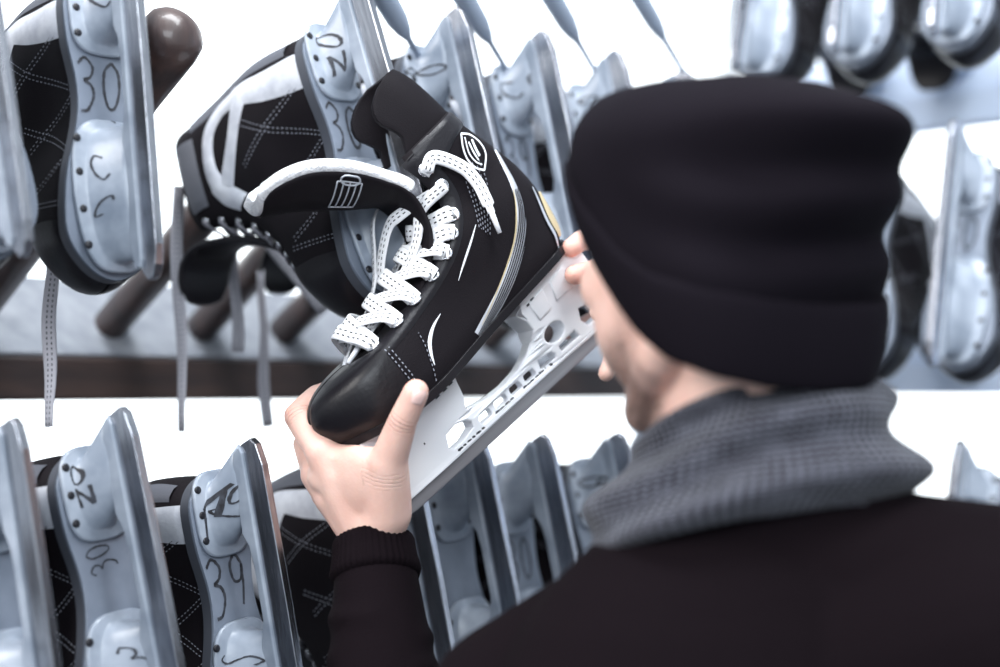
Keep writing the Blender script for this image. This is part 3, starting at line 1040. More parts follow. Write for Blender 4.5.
    lc = MB(); rnd = random.Random(3)
    NE = len(pos)
    for i in range(NE - 2):
        p, n = pos[i]
        j = max(0, i - 1)
        q = mir(pos[j][0]); m = mir(pos[j][1])
        for which, (a, an, b_, bn) in enumerate(((p, n, q, m), (mir(p), mir(n), mir(q), mir(m)))):
            out = Vector((0.35, 0, 0.94)) if i < 5 else Vector((0.85, 0, 0.5))
            lift = 0.021 + 0.006 * which + rnd.uniform(0, 0.003)
            mid = (a + b_) / 2 + out * lift
            pts = [Vector(v) for v in cr([a - an * 0.002, a + an * 0.0045 + out * 0.003, a * 0.72 + mid * 0.28 + an * 0.006 + out * 0.003, mid, b_ * 0.72 + mid * 0.28 + bn * 0.004, b_ + bn * 0.003, b_ - bn * 0.001], 6)]
            ups = []
            for k, v in enumerate(pts):
                s = k / (len(pts) - 1)
                w = 1 - abs(s - 0.5) * 2
                ups.append((out * (w * 1.4) + (an if s < 0.5 else bn) * (1 - w)).normalized())
            wd = [0.0090 + 0.0060 * min(1, min(k, len(pts) - 1 - k) / 5) for k in range(len(pts))]
            ribbon(lc, pts, ups, wd, 0.0020)
    lc.build('cross_laces', 'lace_white', root)
    # loose ends: (x, y, z) in skate space, mm, given as (x along, h above sole, y)
    def loose(name, pts, ups, w=0.0125, tip=True):
        q = [Vector((x / 1000, y / 1000, zs(x / 1000) + h / 1000)) for x, h, y in pts]
        d = [Vector(v) for v in cr(q, 7)]
        u = [Vector(v) for v in cr(ups, 7)] if isinstance(ups, list) else [Vector(ups)] * len(d)
        mb = MB()
        wd = [w * (0.7 + 0.3 * min(1, k / 6)) * (1 if k < len(d) - 4 else 0.6) for k in range(len(d))]
        ribbon(mb, d, u, wd, 0.0020)
        o = mb.build(name, 'lace_white', root)
        if tip:
            t = (d[-1] - d[-3]).normalized()
            mb = MB(); mb.tube([d[-1] - t * 0.002, d[-1] + t * 0.008, d[-1] + t * 0.019], [0.0026, 0.0024, 0.0020], 10)
            mb.build('lace_tip', 'aglet', root).parent = o
        return o
    def PP(i):
        p, n = pos[i]
        return p, n
    def sk(p): # skate point -> (x, h, y) mm
        return (p.x * 1000, (p.z - zs(p.x)) * 1000, p.y * 1000)
    p, n = pos[8]
    # from the top eyelet back across the ankle and down the side
    s1 = [sk(p - n * 0.001), sk(p + n * 0.009)]
    for x, h in ((50, 142), (34, 120), (30, 100), (33, 84), (37, 72)):
        qn = B.P(x / 1000, h / 1000, near, 0.007); s1.append(sk(qn))
    loose('loose_lace', s1, [tuple(n)] + [tuple(B.nrm(0.04, 0.12, near))] * 6)
    # from the second eyelet forward and down over the crossings, its tip near the toe
    p, n = pos[7]
    s2 = [sk(p - n * 0.001), sk(p + n * 0.008), (80, 116, 25), (100, 99, 20), (126, 86, 14), (154, 77, 10), (178, 71, 10), (196, 66, 12)]
    loose('loose_lace', s2, [tuple(n), tuple(n), (0.6, 0.7, 0.5), (0.5, 0.5, 0.7), (0.35, 0.4, 0.85), (0.3, 0.4, 0.85), (0.3, 0.4, 0.85), (0.3, 0.4, 0.85)], 0.0115)
    # loops on the far side of the opening
    p, n = mir(pos[8][0]), mir(pos[8][1])
    s3 = [sk(pos[7][0] + Vector((0.004, -0.004, 0))), (92, 124, 12), (104, 122, -2), (124, 104, -14), (132, 90, -20), (122, 82, -26), (104, 90, -30), sk(mir(pos[6][0]))]
    loose('loose_lace', s3, [(0.8, 0.3, 0.5)] * 8, 0.012, tip=False)
    s4 = [sk(p), sk(p + n * 0.006), (98, 134, -30), (118, 112, -30), (138, 92, -26), (164, 78, -22), (190, 68, -18), (204, 60, -14)]
    loose('loose_lace', s4, [(0.6, -0.1, 0.7)] * 8, 0.0115)
    # outsole
    mb = MB(); plate(mb, outline_plan(B, 0.004, 0.003), -0.004, 0.0035, zs)
    mb.build('outsole', 'rubber_black', root, smooth=False, mods=[bevel(0.0012, 2)])
    # holder: two towers, bridge and runner beam, with its openings
    X = lambda T: T * 0.92 / 1000
    Zz = lambda U: Z0 + U * 0.86 / 1000
    q = lambda T, U: (X(T), Zz(U))
    sole_pts = [(x / 1000, zs(x / 1000) - 0.0035) for x in (-20, 10, 35, 58)]
    outer = sole_pts + [q(69, -24), q(66, -36), q(65, -46), q(72, -56), q(84, -64), q(100, -69.5), q(120, -71.5), q(140, -70), q(160, -65), q(168, -62), q(163, -50), q(160, -30), (X(160), zs(X(160)) - 0.0035)]
    outer += [(x / 1000, zs(x / 1000) - 0.0035) for x in (170, 195, 220, 240, 252)]
    outer += [q(286, -22), q(291, -40), q(294, -60), q(293, -76), q(286, -88), q(272, -95), q(220, -95.5), q(100, -95.5), q(0, -95.5), q(-36, -95), q(-43, -88), q(-40, -74), q(-30, -50), q(-25, -20)]
    # the opening between the towers is left out of the outline: rebuild as outline with a notch
    holes = []
    rr = lambda pts: [q(*p) for p in pts]
    holes.append(rr([(170, -76), (174, -71.5), (186, -67), (199, -69), (204, -82), (200, -86), (186, -86), (172, -82)]))
    for a, b in ((146, 163), (124, 140), (104, 119), (84, 99)):
        holes.append(rr([(a + 1.5, -78), (b - 1.5, -78), (b, -80.5), (b, -85), (b - 1.5, -87), (a + 1.5, -87), (a, -85), (a, -80.5)]))
    holes.append(rr([(60 + 0, -78), (76, -76), (78, -85), (75, -87), (58, -87), (57, -83)]))
    holes.append(rr([(46 + 13 * math.cos(t), -64 + 10 * math.sin(t)) for t in np.linspace(0, 2 * PI, 21)[:-1]]))
    holes.append(rr([(26, -77), (50, -79), (50, -86), (24, -86)]))
    holes.append(rr([(-12, -66), (10, -62), (14, -74), (10, -84), (-14, -84)]))
    def taper(x, z):
        t = min(1, max(0, (Z0 - 0.016 - z) / 0.062))
        mid = 1.0
        if 0.062 < x < 0.148: mid = 0.62
        return (1.0 - 0.66 * t ** 0.8) * mid if True else 1
    hold = extrude_profile('blade_holder', outer, holes, 0.024, 'holder_white', root, bev=0.0018, taper=taper)
    # recessed panels on the rear tower
    for nm, pts in (('tower_panel', [(2, -12), (24, -16), (28, -40), (4, -40)]), ('tower_panel', [(34, -16), (56, -20), (54, -44), (36, -42)])):
        mb = MB()
        for s in (-1, 1):
            poly = [q(*p) for p in pts]
            c = np.mean(np.array(poly), axis=0)
            rows = []
            for k, dy in ((1.0, -0.001), (0.94, 0.0008), (0.8, 0.001)):
                rows.append([Vector((c[0] + (x - c[0]) * k, s * (0.024 * taper(c[0] + (x - c[0]) * k, c[1] + (z - c[1]) * k) + dy), c[1] + (z - c[1]) * k)) for x, z in poly])
            mb.grid(rows, close_u=True, cap1=True)
        o = mb.build(nm, 'holder_white', root); o.parent = hold
    # worn dark print and slots along the beam
    mb = MB(); r2 = random.Random(11)
    for s in (-1, 1):
        for a, b, u0, u1 in ((150, 196, -90, -91.5), (118, 140, -88.5, -90), (66, 104, -88.5, -90)):
            x = a
            while x < b:
                L = r2.uniform(3, 8)
                tt = r2.uniform(0.8, 2.0)
                y = lambda T, U: s * (0.024 * taper(X(T), Zz(U)) + 0.0003)
                pts = [(x, u0 - tt), (x + L * 0.5, u0 - tt * 1.2), (x + L, u0 - tt * .3), (x + L * .8, u0 + tt), (x + L * .2, u0 + tt * .6)]
                mb.add([Vector((*[q(T, U)[0]], y(T, U), q(T, U)[1])) for T, U in pts], [[0, 1, 2, 3, 4]])
                x += L * r2.uniform(0.7, 1.2)
        for T, U in ((176, -31), (186, -31.5), (168, -30), (258, -27), (270, -26), (20, -8), (28, -9.5), (56, -21), (50, -19), (222, -60)):
            w = 3 if T != 222 else 0.8
            y = s * (0.024 * taper(X(T), Zz(U)) + 0.0004)
            mb.add([Vector((q(T - w, U)[0], y, q(T, U - 0.8)[1])), Vector((q(T + w, U)[0], y, q(T, U - 1.2)[1])), Vector((q(T + w * .8, U)[0], y, q(T, U + 1)[1])), Vector((q(T - w * .7, U)[0], y, q(T, U + 1.1)[1]))], [[0, 1, 2, 3]])
    mb.build('worn_print', 'ink', root, recalc=False).parent = hold
    run = [q(-46, -92), q(-40, -90), q(290, -90), q(298, -84), q(303, -84), q(303, -92), q(296, -100), q(282, -106), q(262, -109), q(150, -109.5), q(0, -109), q(-32, -106), q(-44, -99)]
    extrude_profile('steel_runner', run, [], 0.0034, 'steel_dull', root, bev=0.0008)
    for ch in list(root.children_recursive):
        if ch.name.split('.')[0] in ('arc_stitching', 'vamp_print', 'tower_panel', 'heel_patch', 'heel_piping', 'silver_flash', 'flash_edge', 'ankle_collar', 'eyelet_facing'):
            split_pieces(ch)
    root.matrix_world = M
    tag(root, 'black hockey skate with white laces and white blade holder held in both hands', 'ice skate')
    return root, B, zs

# toe direction / up direction as seen, then turned so that the toe comes towards the lens
def held_matrix(px, py, z, ang, yaw, roll, s=1.0):
    a = R(ang)
    Xc = Vector((-math.cos(a), -math.sin(a), 0))
    Zc = Vector((-math.sin(a), math.cos(a), 0))
    Yc = Zc.cross(Xc)                # away from or towards the lens
    m = Matrix((Xc, Yc, Zc)).transposed()
    m = m @ Matrix.Rotation(yaw, 3, 'Z') @ Matrix.Rotation(roll, 3, 'X')
    m = CAM_R @ m
    M = Matrix.Translation(W(px, py, z)) @ m.to_4x4() @ Matrix.Scale(s, 4) @ Matrix.Translation((0, 0, -0.088))
    return M
HELD_M = held_matrix(544.7, 258.1, 1.2327, 41.2, 0.396, -0.194, 0.97)
HELD, HELD_B, HELD_ZS = held_skate(HELD_M)
# ------------------------------------------------------------------ racks
A = R(45)                                   # the near rack recedes at this angle
RDIR = Vector((math.cos(A), math.sin(A), 0))
NDIR = Vector((math.sin(A), -math.cos(A), 0))
PT = R(30)                                  # pegs rise by this much
PDIR = Vector((NDIR.x * math.cos(PT), NDIR.y * math.cos(PT), math.sin(PT)))
PITCHM = 0.115
P1 = Vector((-0.315, 1.08, CAM_H + 0.300))   # heel mount of the first full skate of the top row
ROW = 0.403
ROW2 = 0.365
def slot(k, row=0):
    return P1 + RDIR * (PITCHM * k) + Vector((0, 0, -ROW * row))

def rack(name, origin_of, rdir, ndir, pdir, ks, rows, plen, board_mat, kpost, label, rear=False, length=(0, 0)):
    """pegs pushed into sloping boards over a beam, on posts; each peg a part"""
    root = empty(name)
    inv = None
    for r in rows:
        base = origin_of(0, r) - pdir * plen
        # board: its face square to the pegs
        up = pdir.cross(rdir).normalized()
        if up.z < 0: up = -up
        Mx = Matrix((rdir, up, pdir)).transposed().to_4x4(); Mx.translation = base
        mb = MB(); mb.box((length[0], -0.040, -0.026), (length[1], 0.058, 0.0), Mx)
        mb.build('peg_board', board_mat, root, smooth=False, mods=[bevel(0.003)])
        My = Matrix((rdir, ndir, Vector((0, 0, 1)))).transposed().to_4x4()
        My.translation = base + up * -0.040
        mb = MB(); mb.box((length[0] - 0.01, -0.020, -0.048), (length[1] + 0.01, 0.012, -0.003), My)
        mb.build('beam', 'wood_dark' if not rear else board_mat, root, smooth=False, mods=[bevel(0.003)])
        for k in (ks[r] if isinstance(ks, dict) else ks):
            tip = origin_of(k, r)
            bare = not rear and r == 0 and k == 1
            if not rear and r == 1 and k == 2: tip = tip + Vector((0.035, 0.035, 0.015))
            if bare: tip = tip - rdir * 0.045 + pdir * 0.030
            a = tip - pdir * (plen + 0.02 + (0.04 if bare else 0))
            mb = MB()
            L = plen
            pts = [a, tip - pdir * 0.20, tip - pdir * 0.06, tip - pdir * 0.02, tip - pdir * 0.006, tip, tip + pdir * 0.006, tip + pdir * 0.009]
            mb.tube(pts, [g * (1.15 if bare else 1) for g in (0.0185, 0.0195, 0.0225, 0.0235, 0.022, 0.018, 0.010, 0.003)], 20)
            mb.build('peg', 'wood_peg' if not rear else 'peg_pale', root)
    for k in kpost:
        base = origin_of(k, 0) - pdir * plen - ndir * 0.035
        mb = MB()
        My = Matrix((rdir, ndir, Vector((0, 0, 1)))).transposed().to_4x4(); My.translation = Vector((base.x, base.y, 0))
        mb.box((-0.02, -0.02, 0), (0.02, 0.02, 2.35 if rear else 1.60), My)
        mb.build('post', 'metal_post', root, smooth=False, mods=[bevel(0.003)])
    tag(root, label, 'rack')
    return root

near_rack = rack('skate_rack', lambda k, r: slot(k, r) - PDIR * 0.026, RDIR, NDIR, PDIR, range(-2, 9), (0, 1, 2), 0.42, 'board_pale', (-3.2, 10.5),
                 'dark wooden peg rack with pale sloping boards behind the man\'s raised hands', length=(-0.40, 1.15))
# rods on the rear of the near rack, seen above the heels: thin shank, thick pale grip
for px, py, z, thin, rad in ((688, 80, 1.56, 0.069, 0.0105), (584, 52, 1.46, 0.018, 0.0115), (490, 42, 1.38, 0.0, 0.0115), (408, 38, 1.30, 0.0, 0.0120)):
    p = W(px, py, z)
    dr = (W(px - 33, py - 56, z - 0.07) - p).normalized()
    mb = MB()
    mb.tube([p - dr * 0.14, p, p + dr * (thin + 0.001), p + dr * (thin + 0.012), p + dr * (thin + 0.030), p + dr * (thin + 0.12), p + dr * (thin + 0.26), p + dr * (thin + 0.27)], [0.003, 0.003, 0.0036, rad * 0.6, rad * 0.85, rad, rad, rad * 0.5], 16)
    mb.build('rear_hook', 'peg_pale', near_rack)

# far rack: turns the corner and comes back towards the lens on the right
A2 = R(-41)
R2 = Vector((math.cos(A2), math.sin(A2), 0)); N2 = Vector((math.sin(A2), -math.cos(A2), 0))
P2 = Vector((N2.x * math.cos(PT), N2.y * math.cos(PT), math.sin(PT)))
Q1 = Vector((0.358, 1.77, CAM_H + 0.247 + 0.365))
def slot2(k, row=0):
    return Q1 + R2 * (0.125 * k) + Vector((0, 0, -ROW2 * row))
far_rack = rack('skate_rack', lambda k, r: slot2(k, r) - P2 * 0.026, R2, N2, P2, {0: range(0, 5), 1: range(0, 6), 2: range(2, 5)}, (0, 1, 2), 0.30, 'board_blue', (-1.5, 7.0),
                'pale blue peg rack blurred behind the man\'s right shoulder', rear=True, length=(-0.22, 0.90))

# ------------------------------------------------------------------ skates on the racks
TW = 5.0
GU = 'rental skates on the top row of the near rack'
GL = 'rental skates on the lower row of the near rack'
yaw_n = math.atan2(NDIR.y, NDIR.x)
H0 = 0.016   # x of heel mount middle
up_rows = {
 -1: ('black rental skate cut by the left photo edge, top row', [('C', 0.20, 0.017, 0.022, 0)], 0.92, 15, 0),
  0: ('black rental skate with 30 and C marks, left of the bare brown peg', [('C', 0.014, 0.017, 0.020, 20), ('30', 0.082, 0.030, 0.044, -4), ('C', 0.168, 0.026, 0.024, 10), ('C', 0.200, 0.024, 0.019, -25), ('-', 0.118, -0.001, 0.012, -20)], 0.945, 13, [(52, 262, 427, 1.22)]),
  2: ('black rental skate with white ankle trim hanging right of the bare peg', [('0', 0.004, 0.019, 0.018, 20), ('N', 0.028, 0.017, 0.020, 10), ('30', 0.082, 0.030, 0.044, -4), ('0', 0.170, 0.019, 0.022, 30)], 1.0, 22, [(178, 186, 432, 1.36), (233, 190, 352, 1.40), (262, 270, 427, 1.44), (246, 196, 312, 1.38, 74)]),
  3: ('rental skate with scribbled heel, just right of the held skate\'s tall black guard', [('8S', 0.016, 0.021, 0.026, 80), ('30', 0.082, 0.030, 0.044, -4)], 1.0, 17, 0),
  4: ('blurred rental skate in the top row above the held skate\'s heel', [('C0', 0.012, 0.021, 0.022, 15), ('39', 0.082, 0.030, 0.044, 0)], 1.0, 16, 0),
  5: ('blurred rental skate in the top row touching the hat\'s left edge', [('8', 0.012, 0.017, 0.024, 25), ('30', 0.082, 0.030, 0.044, -4)], 1.0, 17, 0),
  6: ('pale heel of a rental skate just above the hat\'s left top', [('0', 0.012, 0.017, 0.024, 25)], 1.0, 16, 0),
}
for k, (lab, marks, sc, tl, hang) in up_rows.items():
    place_rental(slot(k), yaw_n + R((0 if k < 1 else 7) + 1.5 * math.sin(k * 2.3)), R(tl - 6), 0.91 * sc, marks, lab, GU, hang, seed=k + 10, twist=R(TW * (0.3 if k == 0 else 1.0)))
low_rows = {
 -1: ('rental skate cut by the left photo edge, lower row', [('C', 0.18, 0.017, 0.022, 0)], 1.0, 14, 0, (0.020, 0.020, 0.024)),
  0: ('rental skate marked N and 30, second from the left in the lower row', [('0', 0.000, 0.023, 0.016, 0), ('N', 0.020, 0.021, 0.017, 8), ('30', 0.086, 0.004, 0.024, 100), ('3', 0.160, 0.017, 0.022, 20)], 1.0, 18, 0.0, (0, 0, 0.028)),
  1: ('rental skate marked 39, beside the hand in the lower row', [('/', 0.012, 0.027, 0.040, 0), ('0', 0.000, 0.011, 0.018, -20), ('C', 0.022, 0.013, 0.018, 60), ('39', 0.082, 0.031, 0.048, 0), ('S', 0.158, 0.021, 0.024, 70)], 0.97, 15, 0.0, (0, 0, 0.006)),
  2: ('rental skate mostly hidden behind the wrist and cuff', [], 0.97, 16, 0, (0.035, 0.035, 0.015)),
  3: ('rental skate hanging just right of the black cuff in the lower row', [('0', 0.16, 0.011, 0.02, 0)], 1.0, 16, 0.0, (0.02, 0.02, 0.0)),
  4: ('blurred rental skate in the lower row below the blade\'s heel end', [('30', 0.082, 0.030, 0.044, -4)], 1.0, 16, 0.0, (0, 0, 0.0)),
  5: ('blurred rental skate with a dark smudge, left of the grey scarf', [('8S', 0.010, 0.023, 0.030, 70), ('8', 0.016, 0.013, 0.026, 10)], 1.0, 16, 0.0, (0, 0, 0.0)),
}
for k, (lab, marks, sc, tl, hang, dv) in low_rows.items():
    place_rental(slot(k, 1) + Vector(dv), yaw_n + R(7 + 2.0 * math.sin(k * 1.7)), R(tl - 6), 0.91 * sc, marks, lab, GL, hang, seed=k + 30, twist=R(TW))
yaw_f = math.atan2(N2.y, N2.x)
G3 = 'rental skates on the far rack'
rights = {
 (0, 0): 'blurred pale skate above the hat, leftmost of the far rack\'s top row',
 (1, 0): 'blurred pale skate above the hat\'s right top corner, middle of the far rack\'s top row',
 (2, 0): 'blurred pale skate in the photo\'s top right corner',
 (1, 1): 'blurred black skate half hidden behind the hat\'s right side',
 (2, 1): 'blurred pale skate at the right photo edge, level with the hat',
 (2, 2): 'pale heel of a skate peeking above the right shoulder at the photo edge',
}
for (k, r), lab in rights.items():
    place_rental(slot2(k, r), yaw_f + R(2.0 * math.sin(k * 1.7 + r)), R(14), 0.91, [('30', 0.082, 0.030, 0.044, -4), ('8', 0.012, 0.006, 0.024, 25)], lab, G3, 0, seed=k * 7 + r, twist=R(1.5 * math.sin(k + r)))
finish_rentals()

# ------------------------------------------------------------------ the room
def struct(name, mb, m, **kw):
    o = mb.build(name, m, None, smooth=False, **kw); o['kind'] = 'structure'; return o
mb = MB(); mb.box((-5, -2.5, -0.05), (5, 6.0, 0)); struct('floor', mb, 'floor_rubber')
# back wall with one long daylight window
mb = MB()
Y0 = 5.2
mb.box((-5, Y0, 0), (5, Y0 + 0.2, 0.5)); mb.box((-5, Y0, 3.6), (5, Y0 + 0.2, 3.9)); mb.box((-5, Y0, 0.5), (-4.4, Y0 + 0.2, 3.6)); mb.box((4.4, Y0, 0.5), (5, Y0 + 0.2, 3.6))
struct('wall_back', mb, 'wall_paint')
mb = MB()
mb.box((-4.4, Y0 + 0.02, 0.5), (4.4, Y0 + 0.10, 0.56)); mb.box((-4.4, Y0 + 0.02, 3.54), (4.4, Y0 + 0.10, 3.6))
mb.box((-4.4, Y0 + 0.02, 0.5), (-4.34, Y0 + 0.10, 3.6)); mb.box((4.34, Y0 + 0.02, 0.5), (4.4, Y0 + 0.10, 3.6))
mb.box((0.85, Y0 + 0.02, 0.5), (0.90, Y0 + 0.10, 3.6))
wf = struct('window_1', mb, 'frame_white')
emit_material('frosted_daylight', (0.90, 0.96, 1.0), WINDOW_E)
mb = MB(); mb.box((-4.36, Y0 + 0.05, 0.54), (4.36, Y0 + 0.06, 3.56))
p = mb.build('window_pane', 'frosted_daylight', None, smooth=False); p.parent = wf; p['kind'] = 'structure'

w = bpy.data.worlds.new('world'); scene.world = w; w.use_nodes = True
bg = w.node_tree.nodes['Background']
bg.inputs['Color'].default_value = (0.80, 0.90, 1.0, 1); bg.inputs['Strength'].default_value = WORLD_E
def area(name, loc, target, size, power, col):
    l = bpy.data.lights.new(name, 'AREA'); l.shape = 'RECTANGLE'; l.size, l.size_y = size; l.energy = power; l.color = col
    o = bpy.data.objects.new(name, l); COL.objects.link(o)
    o.location = loc
    o.rotation_euler = (Vector(target) - Vector(loc)).to_track_quat('-Z', 'Y').to_euler()
    return o
area('added_key_light', (-2.2, -0.6, 2.9), (-0.1, 1.2, 1.5), (1.6, 1.2), KEY_E, (1.0, 0.97, 0.95))  # added key lamp from the left front
area('added_front_fill', (0.1, -1.4, 2.5), (0.0, 1.3, 1.45), (2.0, 0.9), SIDE_E, (0.88, 0.94, 1.0))  # added frontal fill from behind the camera, a lamp without a fixture
area('added_rack_fill', (0.2, 0.7, 3.1), (0.85, 1.8, 1.75), (1.4, 0.6), RACK_E, (0.92, 0.96, 1.0))  # added lamp without a fixture, brightens the skates on the far rack
# ------------------------------------------------------------------ the man
man = empty('person', Matrix.Translation((0.22, 0.93, 0)))
def own(o):
    o.parent = man
    o.matrix_parent_inverse = man.matrix_world.inverted()
    return o
HEAD = W(722, 240, 0.93)
HY = R(31)                                  # head turned to his left
HF = Vector((-math.sin(HY), math.cos(HY), -0.12)).normalized()
HR = HF.cross(Vector((0, 0, 1))).normalized()
HU = HR.cross(HF).normalized()
def hd(f, r, u):
    return HEAD + HF * f + HR * r + HU * u
body = MB()
# skull and face
body.ellipsoid(hd(0.002, 0, 0.008), [HF * 0.076, HR * 0.074, HU * 0.078], 28, 20)
body.ellipsoid(hd(0.034, 0, -0.030), [HF * 0.058, HR * 0.060, HU * 0.078], 24, 18)
body.ellipsoid(hd(0.030, 0, -0.086), [HF * 0.052, HR * 0.056, HU * 0.038], 22, 14)          # jaw
body.ellipsoid(hd(0.074, 0, -0.108), [HF * 0.018, HR * 0.022, HU * 0.018], 16, 12)          # chin
for s in (-1, 1):
    body.ellipsoid(hd(0.058, s * 0.050, -0.022), [HF * 0.026, HR * 0.022, HU * 0.024], 14, 10)  # cheekbone
    body.capsule(hd(0.088, s * 0.012, 0.018), hd(0.078, s * 0.045, 0.018), 0.010, 0.009, 10)     # brow
    body.capsule(hd(0.002, s * 0.058, -0.076), hd(0.064, s * 0.026, -0.108), 0.019, 0.016, 12)    # jaw edge
    body.ellipsoid(hd(0.026, s * 0.038, -0.046), [HF * 0.054, HR * 0.038, HU * 0.058], 18, 14)   # side of the face
    body.ellipsoid(hd(0.084, s * 0.020, -0.050), [HF * 0.014, HR * 0.018, HU * 0.016], 12, 8)
body.capsule(hd(0.090, 0, 0.006), hd(0.108, 0, -0.030), 0.008, 0.013, 12)                    # nose
for s in (-1, 1): body.ellipsoid(hd(0.098, s * 0.013, -0.034), [HF * 0.010, HR * 0.008, HU * 0.008], 10, 8)
body.capsule(hd(0.090, -0.020, -0.062), hd(0.090, 0.020, -0.062), 0.007, 0.007, 10)             # lips
body.capsule(hd(0.088, -0.017, -0.073), hd(0.088, 0.017, -0.073), 0.0075, 0.0075, 10)
for s in (-1, 1):                                                                        # ears
    body.ellipsoid(hd(-0.012, s * 0.078, -0.014), [HF * 0.017, HR * 0.006 + HF * -0.006 * 0, HU * 0.031], 14, 12)
    body.ellipsoid(hd(-0.006, s * 0.078, -0.040), [HF * 0.009, HR * 0.006, HU * 0.010], 10, 8)
# neck
NB = W(752, 500, 0.91)
body.capsule(hd(-0.022, 0, -0.040), NB, 0.052, 0.060, 22)
body.capsule(hd(-0.006, 0, -0.060), NB + Vector((-0.01, 0.02, 0)), 0.050, 0.056, 22)
# torso: he faces the rack, turned a little to his left
TF = Vector((-0.30, 0.95, 0)).normalized(); TR = Vector((TF.y, -TF.x, 0)); UP = Vector((0, 0, 1))
SL = W(520, 722, 0.93)      # left shoulder joint
SR = W(1012, 614, 0.86)     # right shoulder joint
MID = (SL + SR) / 2
def bt(f, r, z): return Vector((MID.x, MID.y, 0)) + TF * f + TR * r + UP * z
body.capsule(SL, NB - UP * 0.03, 0.050, 0.052, 18); body.capsule(SR, NB - UP * 0.03, 0.050, 0.052, 18)
body.ellipsoid(bt(0.01, 0, 1.24), [TR * 0.165, TF * 0.105, UP * 0.19], 26, 18)
body.ellipsoid(bt(0.005, 0, 1.05), [TR * 0.145, TF * 0.098, UP * 0.18], 26, 18)
body.ellipsoid(bt(0.0, 0, 0.90), [TR * 0.155, TF * 0.105, UP * 0.11], 26, 18)
for s in (-1, 1):
    hip, knee, ank = bt(0, s * 0.085, 0.88), bt(0.03, s * 0.10, 0.48), bt(-0.01, s * 0.11, 0.09)
    body.capsule(hip, knee, 0.078, 0.052, 18); body.capsule(knee, ank, 0.052, 0.036, 18)
    body.capsule(ank, bt(0.13, s * 0.12, 0.05), 0.034, 0.026, 14)

# arms
EL = W(392, 800, 1.03); WL = W(373, 537, 1.135)
ER = Vector((0.315, 1.13, CAM_H - 0.17)); WR = W(672, 330, 1.25)
body.capsule(SL, EL, 0.050, 0.041, 18); body.capsule(EL, WL, 0.041, 0.026, 18)
body.capsule(SR, ER, 0.050, 0.041, 18); body.capsule(ER, WR, 0.041, 0.026, 18)

def chain(pts, radii, flat=None):
    for (p, q), (a, b) in zip(zip(pts, pts[1:]), zip(radii, radii[1:])):
        body.capsule(p, q, a, b, 14)

# ---- left hand: cups the toe cap; thumb on the near side, fingers round the far side
def w3(l): return [W(*p) for p in l]
Lidx = w3([(322, 452, 1.128), (297, 416, 1.150), (316, 396, 1.182), (338, 387, 1.196)])
Lmid = w3([(317, 474, 1.148), (306, 444, 1.182), (326, 424, 1.206), (350, 412, 1.212)])
Lrng = w3([(326, 493, 1.160), (322, 466, 1.194), (340, 446, 1.214), (362, 434, 1.218)])
Lpin = w3([(338, 508, 1.166), (340, 486, 1.196), (354, 470, 1.212), (372, 458, 1.216)])
Lth = w3([(388, 512, 1.118), (388, 462, 1.098), (403, 420, 1.080), (416, 392, 1.070)])
chain(Lidx, (0.0135, 0.0115, 0.0098, 0.0086))
chain(Lmid, (0.0130, 0.0115, 0.0100, 0.0088))
chain(Lrng, (0.0125, 0.0105, 0.0095, 0.0084))
chain(Lpin, (0.0115, 0.0092, 0.0084, 0.0074))
chain(Lth, (0.0180, 0.0155, 0.0118, 0.0104))
body.capsule(Lth[2].lerp(Lth[3], 0.25), Lth[3], 0.0112, 0.0106, 14)
for mcp, r1, r2 in ((Lidx[0], 0.024, 0.0145), (Lmid[0], 0.024, 0.0145), (Lrng[0], 0.023, 0.0135), (Lpin[0], 0.021, 0.0125)):
    body.capsule(WL.lerp(mcp, 0.10), mcp, r1, r2, 14)
body.capsule(WL, Lth[0], 0.024, 0.020, 16)
body.capsule(Lth[0], Lth[1], 0.020, 0.0165, 14)
# thumb ball and the web between thumb and index
body.capsule(W(372, 480, 1.122), W(356, 462, 1.124), 0.020, 0.015, 14)
body.capsule(W(384, 462, 1.104), W(330, 458, 1.128), 0.0120, 0.0120, 14)
body.capsule(W(386, 478, 1.108), W(326, 476, 1.134), 0.0170, 0.0155, 14)
body.capsule(W(388, 498, 1.116), W(334, 496, 1.142), 0.0195, 0.0175, 14)

body.ellipsoid(W(354, 486, 1.121), [(W(392, 486, 1.108) - W(318, 486, 1.142)) * 0.5, (W(356, 450, 1.12) - W(356, 524, 1.135)) * 0.55, Vector((0.25, -1, 0.2)).normalized() * 0.024], 24, 16)
# ---- right hand: grips the heel end of the blade holder from behind
Ridx = w3([(628, 262, 1.285), (604, 238, 1.262), (582, 240, 1.232), (571, 248, 1.214)])
Rmid = w3([(636, 280, 1.290), (612, 268, 1.262), (588, 272, 1.226), (574, 275, 1.206)])
Rrng = w3([(642, 300, 1.296), (620, 304, 1.280), (596, 320, 1.272), (570, 332, 1.262)])
Rpin = w3([(648, 320, 1.288), (630, 334, 1.262), (614, 356, 1.236), (606, 374, 1.222)])
Rth = w3([(652, 300, 1.240), (632, 292, 1.200), (614, 300, 1.184), (600, 312, 1.176)])
chain(Ridx, (0.0120, 0.0108, 0.0096, 0.0088))
chain(Rmid, (0.0125, 0.0112, 0.0100, 0.0090))
chain(Rrng, (0.0120, 0.0105, 0.0095, 0.0085))
chain(Rpin, (0.0110, 0.0095, 0.0086, 0.0076))
chain(Rth, (0.0165, 0.0135, 0.0115, 0.0095))
for p, r in ((Ridx[0], 0.0135), (Rmid[0], 0.0135), (Rrng[0], 0.013), (Rpin[0], 0.012)):
    body.capsule(WR, p, 0.021, r, 14)
body.capsule(WR, Rth[0], 0.022, 0.017, 14)

bo = remeshed(body, 'body', 'skin', 0.0020, 14, None, 0.5)
